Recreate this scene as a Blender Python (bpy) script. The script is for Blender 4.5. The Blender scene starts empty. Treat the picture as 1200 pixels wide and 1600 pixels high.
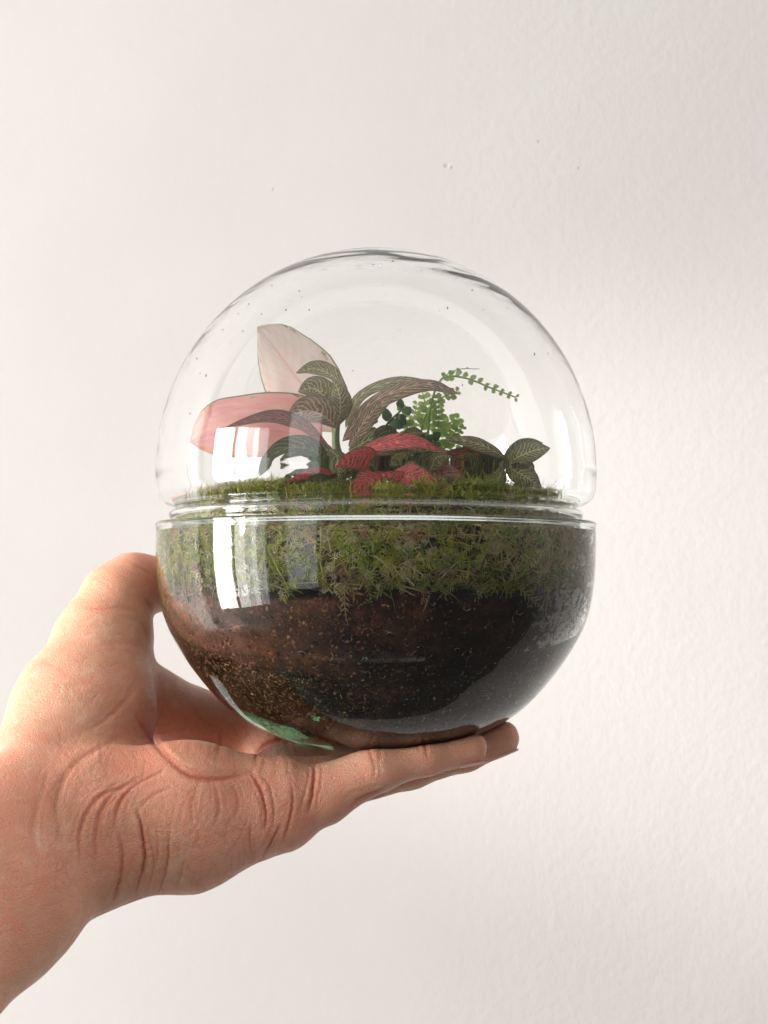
import bpy, bmesh, math, random, os
import numpy as np
from mathutils import Vector, Matrix, noise

random.seed(7)
rng = np.random.default_rng(7)
sc = bpy.context.scene
COL = sc.collection
PI = math.pi
rad = math.radians

# ------------------------------------------------------------------ camera
D = 0.43                                   # camera to the globe's axis, metres
FPX = 1600.0                               # focal length in photograph pixels
CAM = Vector((0.0032, -D, -0.0167))
PITCH = math.atan(85 / FPX)
cam_d = bpy.data.cameras.new('camera')
cam = bpy.data.objects.new('camera', cam_d)
COL.objects.link(cam)
cam_d.sensor_fit = 'VERTICAL'
cam_d.sensor_height = 24.0
cam_d.lens = 24.0 * FPX / 1600.0
cam_d.clip_start = 0.01
cam_d.clip_end = 20
cam.location = CAM
cam.rotation_euler = (PI / 2 + PITCH, 0, 0)
cam_d.dof.use_dof = True
cam_d.dof.focus_distance = 0.385
cam_d.dof.aperture_fstop = 14
sc.camera = cam

# ------------------------------------------------------------------ world and lamps
w = bpy.data.worlds.new('World')
sc.world = w
w.use_nodes = True
wt = w.node_tree
bg = wt.nodes['Background']
# a plain room: paler towards the windows on the left and the ceiling, dim behind the photographer
tc = wt.nodes.new('ShaderNodeTexCoord')
dt = wt.nodes.new('ShaderNodeVectorMath'); dt.operation = 'DOT_PRODUCT'
wt.links.new(tc.outputs['Generated'], dt.inputs[0])
dt.inputs[1].default_value = (-0.28, 0.64, 0.70)
mr = wt.nodes.new('ShaderNodeMapRange'); mr.interpolation_type = 'SMOOTHSTEP'
wt.links.new(dt.outputs['Value'], mr.inputs[0])
mr.inputs[1].default_value = -0.66; mr.inputs[2].default_value = 0.25
mr.inputs[3].default_value = 0.11; mr.inputs[4].default_value = 1.02
bg.inputs[0].default_value = (1.0, 0.955, 0.93, 1)
wt.links.new(mr.outputs[0], bg.inputs[1])

def area(name, loc, target, sx, sy, power, col):
    l = bpy.data.lights.new(name, 'AREA')
    l.shape = 'RECTANGLE'
    l.size = sx
    l.size_y = sy
    l.energy = power
    l.color = col
    o = bpy.data.objects.new(name, l)
    COL.objects.link(o)
    o.location = loc
    d = Vector(target) - Vector(loc)
    o.rotation_euler = d.to_track_quat('-Z', 'Y').to_euler()
    return o
# the window: a bright open pane on the left, then a curtain that lets through less and less
for k, (off, wdt, pw) in enumerate(((0.72, 0.26, 26), (0.42, 0.32, 27), (0.03, 0.28, 12.5), (-0.20, 0.18, 4.8), (-0.36, 0.14, 6.0), (-0.55, 0.24, 3.5))):
    c_ = Vector((-2.42, -1.00, -0.08)) + Vector((-0.382, 0.924, 0)) * off
    area('window_light' if k == 0 else 'curtain_light', c_, (0, 0, 0.0), wdt, 1.68, pw, (1.0, 0.985, 0.96))
area('haze_light', (-1.05, -1.55, 0.15), (0, 0, 0.0), 0.50, 1.3, 3.2, (0.93, 0.97, 1.0))  # unseen lamp added for the dim bluish haze reflected in the glass
def spot(name, loc, target, power, ang, radius, col):
    l = bpy.data.lights.new(name, 'SPOT')
    l.energy = power; l.color = col; l.spot_size = rad(ang); l.spot_blend = 1.0; l.shadow_soft_size = radius
    o = bpy.data.objects.new(name, l); COL.objects.link(o); o.location = loc
    o.rotation_euler = (Vector(target) - Vector(loc)).to_track_quat('-Z', 'Y').to_euler()
spot('wall_patch_spot', (-1.15, -0.52, 0.10), (0.29, 0.34, -0.05), 54, 21, 0.06, (1.0, 0.97, 0.94))  # added spot that brightens the right part of the wall

sc.view_settings.view_transform = 'Standard'
sc.view_settings.look = 'None'
sc.view_settings.exposure = 0.28
sc.view_settings.gamma = 1.0
cy = sc.cycles
cy.max_bounces = 24
cy.transmission_bounces = 20
cy.transparent_max_bounces = 24
cy.diffuse_bounces = 5
cy.glossy_bounces = 8
cy.caustics_refractive = True
cy.caustics_reflective = True
cy.sample_clamp_indirect = 25
cy.blur_glossy = 0.5

# ------------------------------------------------------------------ helpers
def P(px, py, y):
    """pixel of the photograph -> the point of the place at depth y"""
    dx = (px - 600) / FPX
    dz = (800 - py) / FPX
    c, s = math.cos(PITCH), math.sin(PITCH)
    v = Vector((dx, c - dz * s, s + dz * c))
    t = (y - CAM.y) / v.y
    return CAM + v * t

def SC(y):
    """metres per photograph pixel at depth y"""
    return (y - CAM.y) / FPX

def mesh_obj(name, verts, faces, mat, parent=None, smooth=True):
    me = bpy.data.meshes.new(name)
    me.from_pydata(verts if isinstance(verts, list) else [tuple(v) for v in verts], [], faces)
    if smooth:
        me.polygons.foreach_set('use_smooth', [True] * len(me.polygons))
    me.update()
    if mat:
        me.materials.append(mat)
    o = bpy.data.objects.new(name, me)
    COL.objects.link(o)
    if parent:
        o.parent = parent
        o.matrix_parent_inverse = Matrix.Translation(-parent.location)
    return o

def np_mesh(name, V, F, mat, parent=None, smooth=True):
    """V (n,3) array, F (m,k) array of equal sized faces"""
    me = bpy.data.meshes.new(name)
    m, k = F.shape
    me.vertices.add(len(V))
    me.vertices.foreach_set('co', V.astype(np.float32).ravel())
    me.loops.add(m * k)
    me.loops.foreach_set('vertex_index', F.astype(np.int32).ravel())
    me.polygons.add(m)
    me.polygons.foreach_set('loop_start', np.arange(0, m * k, k, dtype=np.int32))
    me.polygons.foreach_set('use_smooth', np.full(m, smooth))
    me.update(calc_edges=True)
    me.validate()
    if mat:
        me.materials.append(mat)
    o = bpy.data.objects.new(name, me)
    COL.objects.link(o)
    if parent:
        o.parent = parent
        o.matrix_parent_inverse = Matrix.Translation(-parent.location)
    return o

def vcol(o, name, arr):
    """per-vertex colour (n,3)"""
    a = o.data.color_attributes.new(name, 'FLOAT_COLOR', 'POINT')
    full = np.ones((len(o.data.vertices), 4), np.float32)
    full[:, :3] = arr
    a.data.foreach_set('color', full.ravel())

def tag(o, label=None, cat=None, group=None, kind=None):
    if label: o['label'] = label
    if cat: o['category'] = cat
    if group: o['group'] = group
    if kind: o['kind'] = kind
    return o

def empty(name, loc):
    o = bpy.data.objects.new(name, None)
    o.empty_display_size = 0.01
    COL.objects.link(o)
    o.location = loc
    return o

# ------------------------------------------------------------------ node helpers
class NT:
    def __init__(self, name):
        self.m = bpy.data.materials.new(name)
        self.m.use_nodes = True
        self.t = self.m.node_tree
        self.t.nodes.clear()
        self.out = self.t.nodes.new('ShaderNodeOutputMaterial')
    def n(self, kind, **kw):
        nd = self.t.nodes.new('ShaderNode' + kind)
        for k, v in kw.items():
            setattr(nd, k, v)
        return nd
    def l(self, a, b):
        self.t.links.new(a, b)
    def math(self, op, a, b=None, c=None, clamp=False):
        nd = self.n('Math', operation=op)
        nd.use_clamp = clamp
        for i, x in enumerate((a, b, c)):
            if x is None: continue
            if hasattr(x, 'links'): self.l(x, nd.inputs[i])
            else: nd.inputs[i].default_value = x
        return nd.outputs[0]
    def mix(self, f, a, b, mode='MIX'):
        nd = self.n('Mix', data_type='RGBA', blend_type=mode)
        nd.clamp_factor = True
        for sock, x in ((nd.inputs[0], f), (nd.inputs[6], a), (nd.inputs[7], b)):
            if hasattr(x, 'links'): self.l(x, sock)
            elif isinstance(x, (int, float)): sock.default_value = x
            else: sock.default_value = (*x, 1)
        return nd.outputs[2]
    def sstep(self, x, lo, hi, a=0.0, b=1.0):
        nd = self.n('MapRange', interpolation_type='SMOOTHSTEP')
        self.l(x, nd.inputs[0])
        nd.inputs[1].default_value = lo; nd.inputs[2].default_value = hi
        nd.inputs[3].default_value = a; nd.inputs[4].default_value = b
        return nd.outputs[0]
    def noise(self, vec, scale, detail=3, rough=0.55, dist=0.0):
        nd = self.n('TexNoise')
        if vec is not None: self.l(vec, nd.inputs['Vector'])
        nd.inputs['Scale'].default_value = scale
        nd.inputs['Detail'].default_value = detail
        nd.inputs['Roughness'].default_value = rough
        nd.inputs['Distortion'].default_value = dist
        return nd
    def pos(self):
        return self.n('NewGeometry').outputs['Position']
    def bump(self, h, strength, dist, normal=None):
        nd = self.n('Bump')
        nd.inputs['Strength'].default_value = strength
        nd.inputs['Distance'].default_value = dist
        self.l(h, nd.inputs['Height'])
        if normal is not None: self.l(normal, nd.inputs['Normal'])
        return nd.outputs[0]
    def principled(self, **kw):
        nd = self.n('BsdfPrincipled')
        for k, v in kw.items():
            k = k.replace('_', ' ')
            s = nd.inputs[k]
            if hasattr(v, 'links'): self.l(v, s)
            elif isinstance(v, tuple) and len(v) == 3 and s.type == 'RGBA': s.default_value = (*v, 1)
            else: s.default_value = v
        return nd
    def finish(self, sh):
        self.l(sh, self.out.inputs['Surface'])
        return self.m

# ------------------------------------------------------------------ materials
def mat_wall():
    t = NT('painted_plaster')
    p = t.pos()
    big = t.noise(p, 6, 3).outputs[0]
    lump = t.noise(p, 150, 5, 0.6).outputs[0]
    fine = t.noise(p, 520, 3, 0.6).outputs[0]
    vor = t.n('TexVoronoi', feature='SMOOTH_F1')
    t.l(p, vor.inputs['Vector']); vor.inputs['Scale'].default_value = 95
    vor.inputs['Smoothness'].default_value = 0.6
    dots = t.sstep(vor.outputs['Distance'], 0.32, 0.12)
    msk = t.sstep(t.noise(p, 22, 3).outputs[0], 0.5, 0.62)
    # the rougher coat lies on the right of the wall
    sx = t.n('SeparateXYZ'); t.l(p, sx.inputs[0])
    right = t.sstep(t.math('ADD', sx.outputs[0], t.math('MULTIPLY', big, 0.12)), 0.04, 0.22, 0.5, 1.0)
    dots = t.math('MULTIPLY', dots, msk)
    h = t.math('ADD', t.math('MULTIPLY', lump, 0.9), t.math('ADD', t.math('MULTIPLY', fine, 0.25), t.math('ADD', t.math('MULTIPLY', dots, 0.22), t.math('MULTIPLY', t.noise(p, 75, 4, 0.55).outputs[0], 0.9))))
    h = t.math('MULTIPLY', h, right)
    # a few nicks in the plaster
    nick = None
    for (px, py, r) in ((428, 296, 3.2), (698, 259, 6.0), (707, 262, 4), (842, 221, 3.5), (905, 263, 3), (30, 1542, 3)):
        c = P(px, py, 0.34)
        d = t.n('VectorMath', operation='DISTANCE')
        t.l(p, d.inputs[0]); d.inputs[1].default_value = c
        s = t.sstep(d.outputs['Value'], 0, r * SC(0.34), 1, 0)
        nick = s if nick is None else t.math('MAXIMUM', nick, s)
    h = t.math('SUBTRACT', h, t.math('MULTIPLY', nick, 2.0))
    col = t.mix(t.sstep(big, 0.35, 0.65), (0.81, 0.775, 0.745), (0.83, 0.80, 0.77))
    col = t.mix(t.math('MULTIPLY', nick, 0.45), col, (0.5, 0.47, 0.45))
    b = t.bump(h, 0.25, 0.0010)
    pr = t.principled(Base_Color=col, Roughness=0.75, Normal=b)
    pr.inputs['Specular IOR Level'].default_value = 0.25
    return t.finish(pr.outputs[0])

def mat_glass(name='recycled_glass', tint=(0.50, 0.88, 0.72), dens=52.0):
    t = NT(name)
    p = t.pos()
    tc = t.n('Mapping'); t.l(p, tc.inputs['Vector']); tc.inputs['Scale'].default_value = (1, 1, 2.2)
    h = t.noise(tc.outputs[0], 26, 2, 0.4, 0.6).outputs[0]
    b = t.bump(h, 0.12, 0.0008)
    g = t.n('BsdfGlass')
    g.inputs['IOR'].default_value = 1.47
    g.inputs['Roughness'].default_value = 0.0
    g.inputs['Color'].default_value = (1, 1, 1, 1)
    t.l(b, g.inputs['Normal'])
    va = t.n('VolumeAbsorption')
    va.inputs['Color'].default_value = (*tint, 1)
    va.inputs['Density'].default_value = dens
    t.l(va.outputs[0], t.out.inputs['Volume'])
    return t.finish(g.outputs[0])

def mat_soil():
    t = NT('potting_soil')
    a = t.n('VertexColor', layer_name='col')
    p = t.pos()
    f = t.noise(p, 900, 3, 0.6)
    c = t.mix(f.outputs[0], (0.25, 0.25, 0.25), (1.9, 1.9, 1.9))
    col = t.mix(1.0, a.outputs[0], c, 'MULTIPLY')
    b = t.bump(f.outputs[0], 0.8, 0.0008)
    pr = t.principled(Base_Color=col, Roughness=0.75, Normal=b)
    pr.inputs['Specular IOR Level'].default_value = 0.3
    return t.finish(pr.outputs[0])

def mat_moss():
    t = NT('moss')
    a = t.n('VertexColor', layer_name='col')
    pr = t.principled(Base_Color=a.outputs[0], Roughness=0.6)
    pr.inputs['Specular IOR Level'].default_value = 0.35
    tr = t.n('BsdfTranslucent'); t.l(a.outputs[0], tr.inputs[0])
    mx = t.n('MixShader'); mx.inputs[0].default_value = 0.35
    t.l(pr.outputs[0], mx.inputs[1]); t.l(tr.outputs[0], mx.inputs[2])
    return t.finish(mx.outputs[0])

def mat_plain(name, col, rough=0.5, transl=0.0, spec=0.4):
    t = NT(name)
    n = t.noise(t.pos(), 400, 3).outputs[0]
    c = t.mix(n, tuple(x * 0.8 for x in col), tuple(min(1, x * 1.2) for x in col))
    pr = t.principled(Base_Color=c, Roughness=rough)
    pr.inputs['Specular IOR Level'].default_value = spec
    if transl <= 0: return t.finish(pr.outputs[0])
    tr = t.n('BsdfTranslucent'); t.l(c, tr.inputs[0])
    mx = t.n('MixShader'); mx.inputs[0].default_value = transl
    t.l(pr.outputs[0], mx.inputs[1]); t.l(tr.outputs[0], mx.inputs[2])
    return t.finish(mx.outputs[0])

def mat_nerve(name, base, base2, vein, nveins=9, vw=0.20, net=0.5, transl=0.45, rim=None, slope=0.55):
    """a leaf with a midrib, arching side veins and a fine net between them"""
    t = NT(name)
    uv = t.n('UVMap', uv_map='uv')
    s = t.n('SeparateXYZ'); t.l(uv.outputs[0], s.inputs[0])
    dn = t.noise(uv.outputs[0], 5, 2)
    wob = t.math('MULTIPLY', t.math('SUBTRACT', dn.outputs[0], 0.5), 0.16)
    u = t.math('ADD', s.outputs[0], wob)
    v = t.math('ABSOLUTE', t.math('MULTIPLY_ADD', s.outputs[1], 2.0, -1.0))
    v2 = t.math('POWER', v, 1.25)
    q = t.math('MULTIPLY', t.math('SUBTRACT', u, t.math('MULTIPLY', v2, slope * 0.5)), nveins)
    fr = t.math('PINGPONG', q, 0.5)                     # 0 on a vein, 0.5 between
    wid = t.math('MULTIPLY', t.math('SUBTRACT', 1.1, t.math('MULTIPLY', v, 0.55)), vw)
    side = t.sstep(t.math('SUBTRACT', fr, wid), -0.05, 0.05, 1, 0)
    mid = t.sstep(v, 0.03, 0.075, 1, 0)
    vo = t.n('TexVoronoi', feature='DISTANCE_TO_EDGE')
    mp = t.n('Mapping'); t.l(uv.outputs[0], mp.inputs['Vector']); mp.inputs['Scale'].default_value = (16, 11, 1)
    t.l(mp.outputs[0], vo.inputs['Vector']); vo.inputs['Scale'].default_value = 1.0
    cell = t.sstep(vo.outputs['Distance'], 0.02, 0.14, net, 0)
    fade = t.sstep(v, 0.80, 0.99, 1, 0.15)
    vm = t.math('MAXIMUM', t.math('MAXIMUM', side, mid), cell)
    vm = t.math('MULTIPLY', vm, fade)
    mott = t.noise(t.pos(), 260, 3)
    b = t.mix(t.sstep(mott.outputs[0], 0.35, 0.65), base, base2)
    vc = t.mix(mott.outputs[0], tuple(x * 0.75 for x in vein), tuple(min(1, x * 1.15) for x in vein))
    col = t.mix(vm, b, vc)
    if rim:
        col = t.mix(t.sstep(v, 0.90, 0.98), col, rim)
    h = t.math('SUBTRACT', t.math('MULTIPLY', fr, 1.2), t.math('MULTIPLY', mid, 0.6))
    bp = t.bump(h, 0.55, 0.0009)
    fineb = t.bump(mott.outputs[0], 0.25, 0.0003, bp)
    pr = t.principled(Base_Color=col, Roughness=0.42, Normal=fineb)
    pr.inputs['Specular IOR Level'].default_value = 0.4
    tr = t.n('BsdfTranslucent'); t.l(col, tr.inputs[0])
    mx = t.n('MixShader'); mx.inputs[0].default_value = transl
    t.l(pr.outputs[0], mx.inputs[1]); t.l(tr.outputs[0], mx.inputs[2])
    return t.finish(mx.outputs[0])

def mat_pink(name, c1, c2, c3, green=0.62):
    t = NT(name)
    uv = t.n('UVMap', uv_map='uv')
    s = t.n('SeparateXYZ'); t.l(uv.outputs[0], s.inputs[0])
    v = t.math('ABSOLUTE', t.math('MULTIPLY_ADD', s.outputs[1], 2.0, -1.0))
    nz = t.noise(uv.outputs[0], 3.2, 3)
    mp = t.n('Mapping'); t.l(uv.outputs[0], mp.inputs['Vector']); mp.inputs['Scale'].default_value = (2.2, 7, 1)
    st = t.noise(mp.outputs[0], 1.6, 3, 0.5, 0.5)
    col = t.mix(t.sstep(nz.outputs[0], 0.35, 0.65), c1, c2)
    col = t.mix(t.sstep(st.outputs[0], 0.45, 0.7, 0, .55), col, c3)
    mid = t.sstep(v, 0.012, 0.04, 0.35, 0)
    col = t.mix(mid, col, (0.72, 0.22, 0.20))
    # side veins, hardly visible
    q = t.math('MULTIPLY', t.math('SUBTRACT', s.outputs[0], t.math('MULTIPLY', v, 0.35)), 11)
    fr = t.math('PINGPONG', q, 0.5)
    col = t.mix(t.sstep(fr, 0.0, 0.12, 0.13, 0), col, (0.80, 0.40, 0.35))
    edge = t.sstep(v, 0.945, 0.975)
    col = t.mix(edge, col, (0.16, 0.19, 0.06))
    nb = t.noise(uv.outputs[0], 6.5, 3, 0.6)
    patch = t.math('MULTIPLY', t.sstep(v, 0.80, 0.93), t.sstep(nb.outputs[0], green - 0.05, green + 0.02))
    col = t.mix(patch, col, (0.13, 0.22, 0.05))
    bp = t.bump(t.math('ADD', fr, st.outputs[0]), 0.16, 0.0010)
    pr = t.principled(Base_Color=col, Roughness=0.36, Normal=bp)
    pr.inputs['Specular IOR Level'].default_value = 0.45
    tr = t.n('BsdfTranslucent'); t.l(col, tr.inputs[0])
    mx = t.n('MixShader'); mx.inputs[0].default_value = 0.42
    t.l(pr.outputs[0], mx.inputs[1]); t.l(tr.outputs[0], mx.inputs[2])
    return t.finish(mx.outputs[0])

def mat_skin():
    t = NT('skin')
    p = t.pos()
    cr = t.n('VertexColor', layer_name='red')
    sep = t.n('SeparateColor'); t.l(cr.outputs[0], sep.inputs[0])
    m1 = t.noise(p, 38, 4, 0.6)
    m2 = t.noise(p, 130, 4, 0.65)
    c = t.mix(t.sstep(m1.outputs[0], 0.36, 0.64), (0.70, 0.365, 0.225), (0.79, 0.39, 0.262))
    c = t.mix(t.sstep(m2.outputs[0], 0.5, 0.75, 0, 0.45), c, (0.86, 0.36, 0.25))
    c = t.mix(t.sstep(m2.outputs[0], 0.5, 0.25, 0, 0.35), c, (0.82, 0.57, 0.42))
    m3 = t.noise(p, 62, 5, 0.7, 0.8)
    c = t.mix(t.sstep(m3.outputs[0], 0.52, 0.68, 0, 0.55), c, (0.82, 0.30, 0.20))
    c = t.mix(t.sstep(m3.outputs[0], 0.45, 0.30, 0, 0.5), c, (0.80, 0.60, 0.45))
    c = t.mix(sep.outputs[0], c, (0.66, 0.19, 0.115))
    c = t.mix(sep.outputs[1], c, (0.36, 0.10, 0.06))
    # palm skin ridges and pores
    mp = t.n('Mapping'); t.l(p, mp.inputs['Vector'])
    mp.inputs['Rotation'].default_value = (0.3, 0.5, 0.4)
    mp.inputs['Scale'].default_value = (1, 1, 2.5)
    ln = t.noise(mp.outputs[0], 420, 3, 0.6, 1.5)
    vo = t.n('TexVoronoi', feature='DISTANCE_TO_EDGE')
    t.l(p, vo.inputs['Vector']); vo.inputs['Scale'].default_value = 900
    h = t.math('ADD', t.math('MULTIPLY', ln.outputs[0], 0.7), t.math('MULTIPLY', t.sstep(vo.outputs['Distance'], 0, 0.15), 0.3))
    wr = t.noise(mp.outputs[0], 90, 4, 0.6, 0.8)
    b0 = t.bump(wr.outputs[0], 0.5, 0.0013)
    b = t.bump(h, 0.85, 0.0005, b0)
    rg = t.sstep(m2.outputs[0], 0.3, 0.7, 0.36, 0.52)
    pr = t.principled(Base_Color=c, Roughness=rg, Normal=b)
    pr.inputs['Subsurface Weight'].default_value = 0.4
    pr.inputs['Subsurface Radius'].default_value = (1.0, 0.30, 0.12)
    pr.inputs['Subsurface Scale'].default_value = 0.005
    pr.inputs['Specular IOR Level'].default_value = 0.42
    return t.finish(pr.outputs[0])

M_GLASS = mat_glass('bowl_glass', (0.58, 0.80, 0.68), 46.0)
M_DOME = mat_glass('dome_glass', (0.50, 0.88, 0.74), 26.0)
M_SOIL = mat_soil()
M_MOSS = mat_moss()
M_SKIN = mat_skin()
M_NAIL = mat_plain('fingernail', (0.72, 0.46, 0.38), 0.3)
M_STEM = mat_plain('green_stem', (0.16, 0.22, 0.07), 0.5, 0.2)
M_BROWNSTEM = mat_plain('brown_stem', (0.12, 0.07, 0.04), 0.6)

# ------------------------------------------------------------------ wall
def build_wall():
    y = 0.34
    o = mesh_obj('wall', [(-5, y, -2.5), (5, y, -2.5), (5, y, 2.5), (-5, y, 2.5)], [(0, 1, 2, 3)], mat_wall(), smooth=False)
    tag(o, 'white painted plaster wall with fine lumps and a few small nicks', kind='structure')
build_wall()

# ------------------------------------------------------------------ glass
S = 1 / 3795.0
def zz(py): return (820 - py) / 3760.0

def smooth_profile(pts, n):
    """Catmull-Rom through (r, z) points, resampled to n"""
    p = np.array(pts, float)
    p = np.vstack([2 * p[0] - p[1], p, 2 * p[-1] - p[-2]])
    out = []
    for i in range(1, len(p) - 2):
        seg = 14
        for k in range(seg):
            t = k / seg
            a, b, c, d = p[i - 1], p[i], p[i + 1], p[i + 2]
            out.append(0.5 * ((2 * b) + (-a + c) * t + (2 * a - 5 * b + 4 * c - d) * t * t + (-a + 3 * b - 3 * c + d) * t ** 3))
    out.append(p[-2])
    out = np.array(out)
    s = np.r_[0, np.cumsum(np.linalg.norm(np.diff(out, axis=0), axis=1))]
    q = np.linspace(0, s[-1], n)
    return np.c_[np.interp(q, s, out[:, 0]), np.interp(q, s, out[:, 1])]

def revolve(name, prof, nt, mat, warp=None):
    """closed (r,z) profile that starts and ends on the axis"""
    prof = np.array(prof)
    n = len(prof)
    th = np.linspace(0, 2 * PI, nt, endpoint=False)
    r = prof[1:-1, 0]; z = prof[1:-1, 1]
    X = r[:, None] * np.cos(th); Y = r[:, None] * np.sin(th); Z = np.repeat(z[:, None], nt, 1)
    V = np.stack([X, Y, Z], -1).reshape(-1, 3)
    V = np.vstack([V, [[0, 0, prof[0, 1]], [0, 0, prof[-1, 1]]]])
    m = n - 2
    faces = []
    for i in range(m - 1):
        for j in range(nt):
            k = (j + 1) % nt
            faces.append((i * nt + j, i * nt + k, (i + 1) * nt + k, (i + 1) * nt + j))
    a, b = m * nt, m * nt + 1
    for j in range(nt):
        k = (j + 1) % nt
        faces.append((a, k, j))
        faces.append((b, (m - 1) * nt + j, (m - 1) * nt + k))
    if warp is not None: V = warp(V)
    o = mesh_obj(name, [tuple(v) for v in V], faces, mat)
    bm = bmesh.new(); bm.from_mesh(o.data)
    bmesh.ops.recalc_face_normals(bm, faces=bm.faces)
    bm.to_mesh(o.data); bm.free()
    return o

BOWL_OUT = [(0, 1161), (50, 1160.5), (93, 1157), (142, 1146), (204, 1117), (244, 1086), (282, 1042), (303, 1012), (322, 978), (334, 942), (341, 895), (343, 855), (343, 827)]
BOWL_IN = [(337, 827), (337.5, 855), (335.5, 895), (327.5, 940), (314, 978), (292, 1008), (258, 1037), (216, 1067), (172, 1091), (118, 1112), (60, 1123), (0, 1126)]

def rz(l): return [(a * S, zz(b)) for a, b in l]

def build_glass():
    outp = smooth_profile(rz(BOWL_OUT), 90)
    inp = smooth_profile(rz(BOWL_IN), 90)
    rim = [(r * S, zz(y)) for r, y in ((343, 822), (344.2, 819), (342.5, 816.5), (339, 816.3), (337, 819), (336.6, 823))]
    prof = np.vstack([outp, rim, inp])
    def warp(V):
        r = np.hypot(V[:, 0], V[:, 1]); th = np.arctan2(V[:, 1], V[:, 0])
        k = 1 + 0.0022 * np.sin(2 * th + 0.7) * np.clip(r / 0.05, 0, 1) + 0.0012 * np.sin(5 * th + 30 * V[:, 2])
        V = V.copy(); V[:, :2] *= k[:, None]
        return V
    bowl = revolve('glass_bowl', prof, 300, M_GLASS, warp)
    tag(bowl, 'round clear glass bowl with thick green tinted base, holding soil and moss', 'bowl')
    # lid: dome, rounded shoulder, pinch, flared lip, neck inside the bowl
    R = 345.0; cyy = 736.0
    pts = []
    for a in np.linspace(0, 90, 16):
        pts.append((R * math.sin(rad(a)), cyy - 348 * math.cos(rad(a))))
    pts[0] = (0, 388.5)
    pts += [(344.5, 752), (343, 768), (338, 780), (328, 788), (317, 792), (313, 795), (316, 797.5), (322, 799.5), (324.5, 802.5), (323.5, 808), (321.5, 814), (321, 820)]
    outp = smooth_profile(rz(pts), 150)
    pin = []
    th_top, th_side = 5.0, 2.0
    ins = [(0, 394)]
    for a in np.linspace(6, 90, 15):
        tk = th_side + (th_top - th_side) * math.cos(rad(a)) ** 3
        ins.append(((R - tk) * math.sin(rad(a)), cyy - (348 - tk) * math.cos(rad(a))))
    ins += [(341, 752), (339.5, 766), (335, 777), (325, 785), (313.5, 789.5), (309, 794.5), (311, 799.5), (317, 802), (319.6, 804.5), (318.2, 810), (317.3, 815), (317.3, 819)]
    inp = smooth_profile(rz(ins), 150)[::-1]
    prof = np.vstack([outp, [((319.2) * S, zz(822.5))], inp])
    def warp2(V):
        V = V.copy()
        r = np.linalg.norm(V - np.array([0, 0, zz(736)]), axis=1)
        for i in range((len(outp) + 1 - 1) * 300, len(V) - 2):
            v = V[i]
            if v[2] > zz(755):
                th = math.atan2(v[1], v[0])
                e = math.acos(min(1, (v[2] - zz(736)) / r[i]))          # angle from the top
                k = min(1, (v[2] - zz(755)) / 0.01)
                d = noise.noise(Vector((v[0] * 12, v[1] * 12, v[2] * 12 + 9))) * 0.0001
                # the glass was drawn out unevenly: thicker streaks round the shoulder on the right
                st = math.exp(-((e - 0.62 - 0.25 * math.sin(th + 0.9)) / 0.13) ** 2) * (0.5 + 0.5 * math.cos(th - 0.1)) ** 2
                d -= 0.0005 * st * (0.7 + 0.6 * noise.noise(Vector((th * 2.5, e * 16, 2))))
                d -= 0.0002 * math.exp(-(e / 0.45) ** 2) * (noise.noise(Vector((th * 1.2, e * 18, 5))) + .3)
                V[i, :3] += (v - np.array([0, 0, zz(736)])) / r[i] * d * k
        return V
    lid = revolve('glass_dome', prof, 300, M_DOME, warp2)
    tag(lid, 'clear glass dome lid sitting on the rim of the bowl over the plants', 'glass dome')
    # dust and tiny seeds in the dome glass
    bm = bmesh.new()
    ctr = Vector((0, 0, zz(736)))
    for i in range(70):
        a = random.uniform(PI, 2 * PI); e = random.uniform(0.1, 1.2)
        d = Vector((math.cos(a) * math.cos(e), math.sin(a) * math.cos(e), math.sin(e)))
        s = random.choice((0.00012, 0.00015, 0.0002, 0.00032))
        bmesh.ops.create_icosphere(bm, subdivisions=1, radius=s, matrix=Matrix.Translation(ctr + d * 0.0890) @ Matrix.Diagonal((1, 1, random.uniform(1, 2), 1)))
    me = bpy.data.meshes.new('dust_specks'); bm.to_mesh(me); bm.free()
    me.materials.append(mat_plain('dust', (0.10, 0.085, 0.07), 0.8))
    o = bpy.data.objects.new('dust_specks', me); COL.objects.link(o); o.parent = lid
    o['kind'] = 'stuff'
build_glass()

# inner radius of the bowl at height z
_inp = smooth_profile(rz(BOWL_IN), 300)
def r_in(z):
    return np.interp(-np.asarray(z), -_inp[:, 1], _inp[:, 0])
_outp = smooth_profile(rz(BOWL_OUT), 300)
def r_out(z):
    return np.interp(np.asarray(z), _outp[:, 1], _outp[:, 0])

# ------------------------------------------------------------------ soil
def soil_top(x, y):
    left = np.clip((-x - 0.035) / 0.04, 0, 1)
    return zz(915) + 0.0016 * np.sin(x * 90 + 1) + 0.001 * np.cos(y * 120) + left * 0.004

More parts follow.
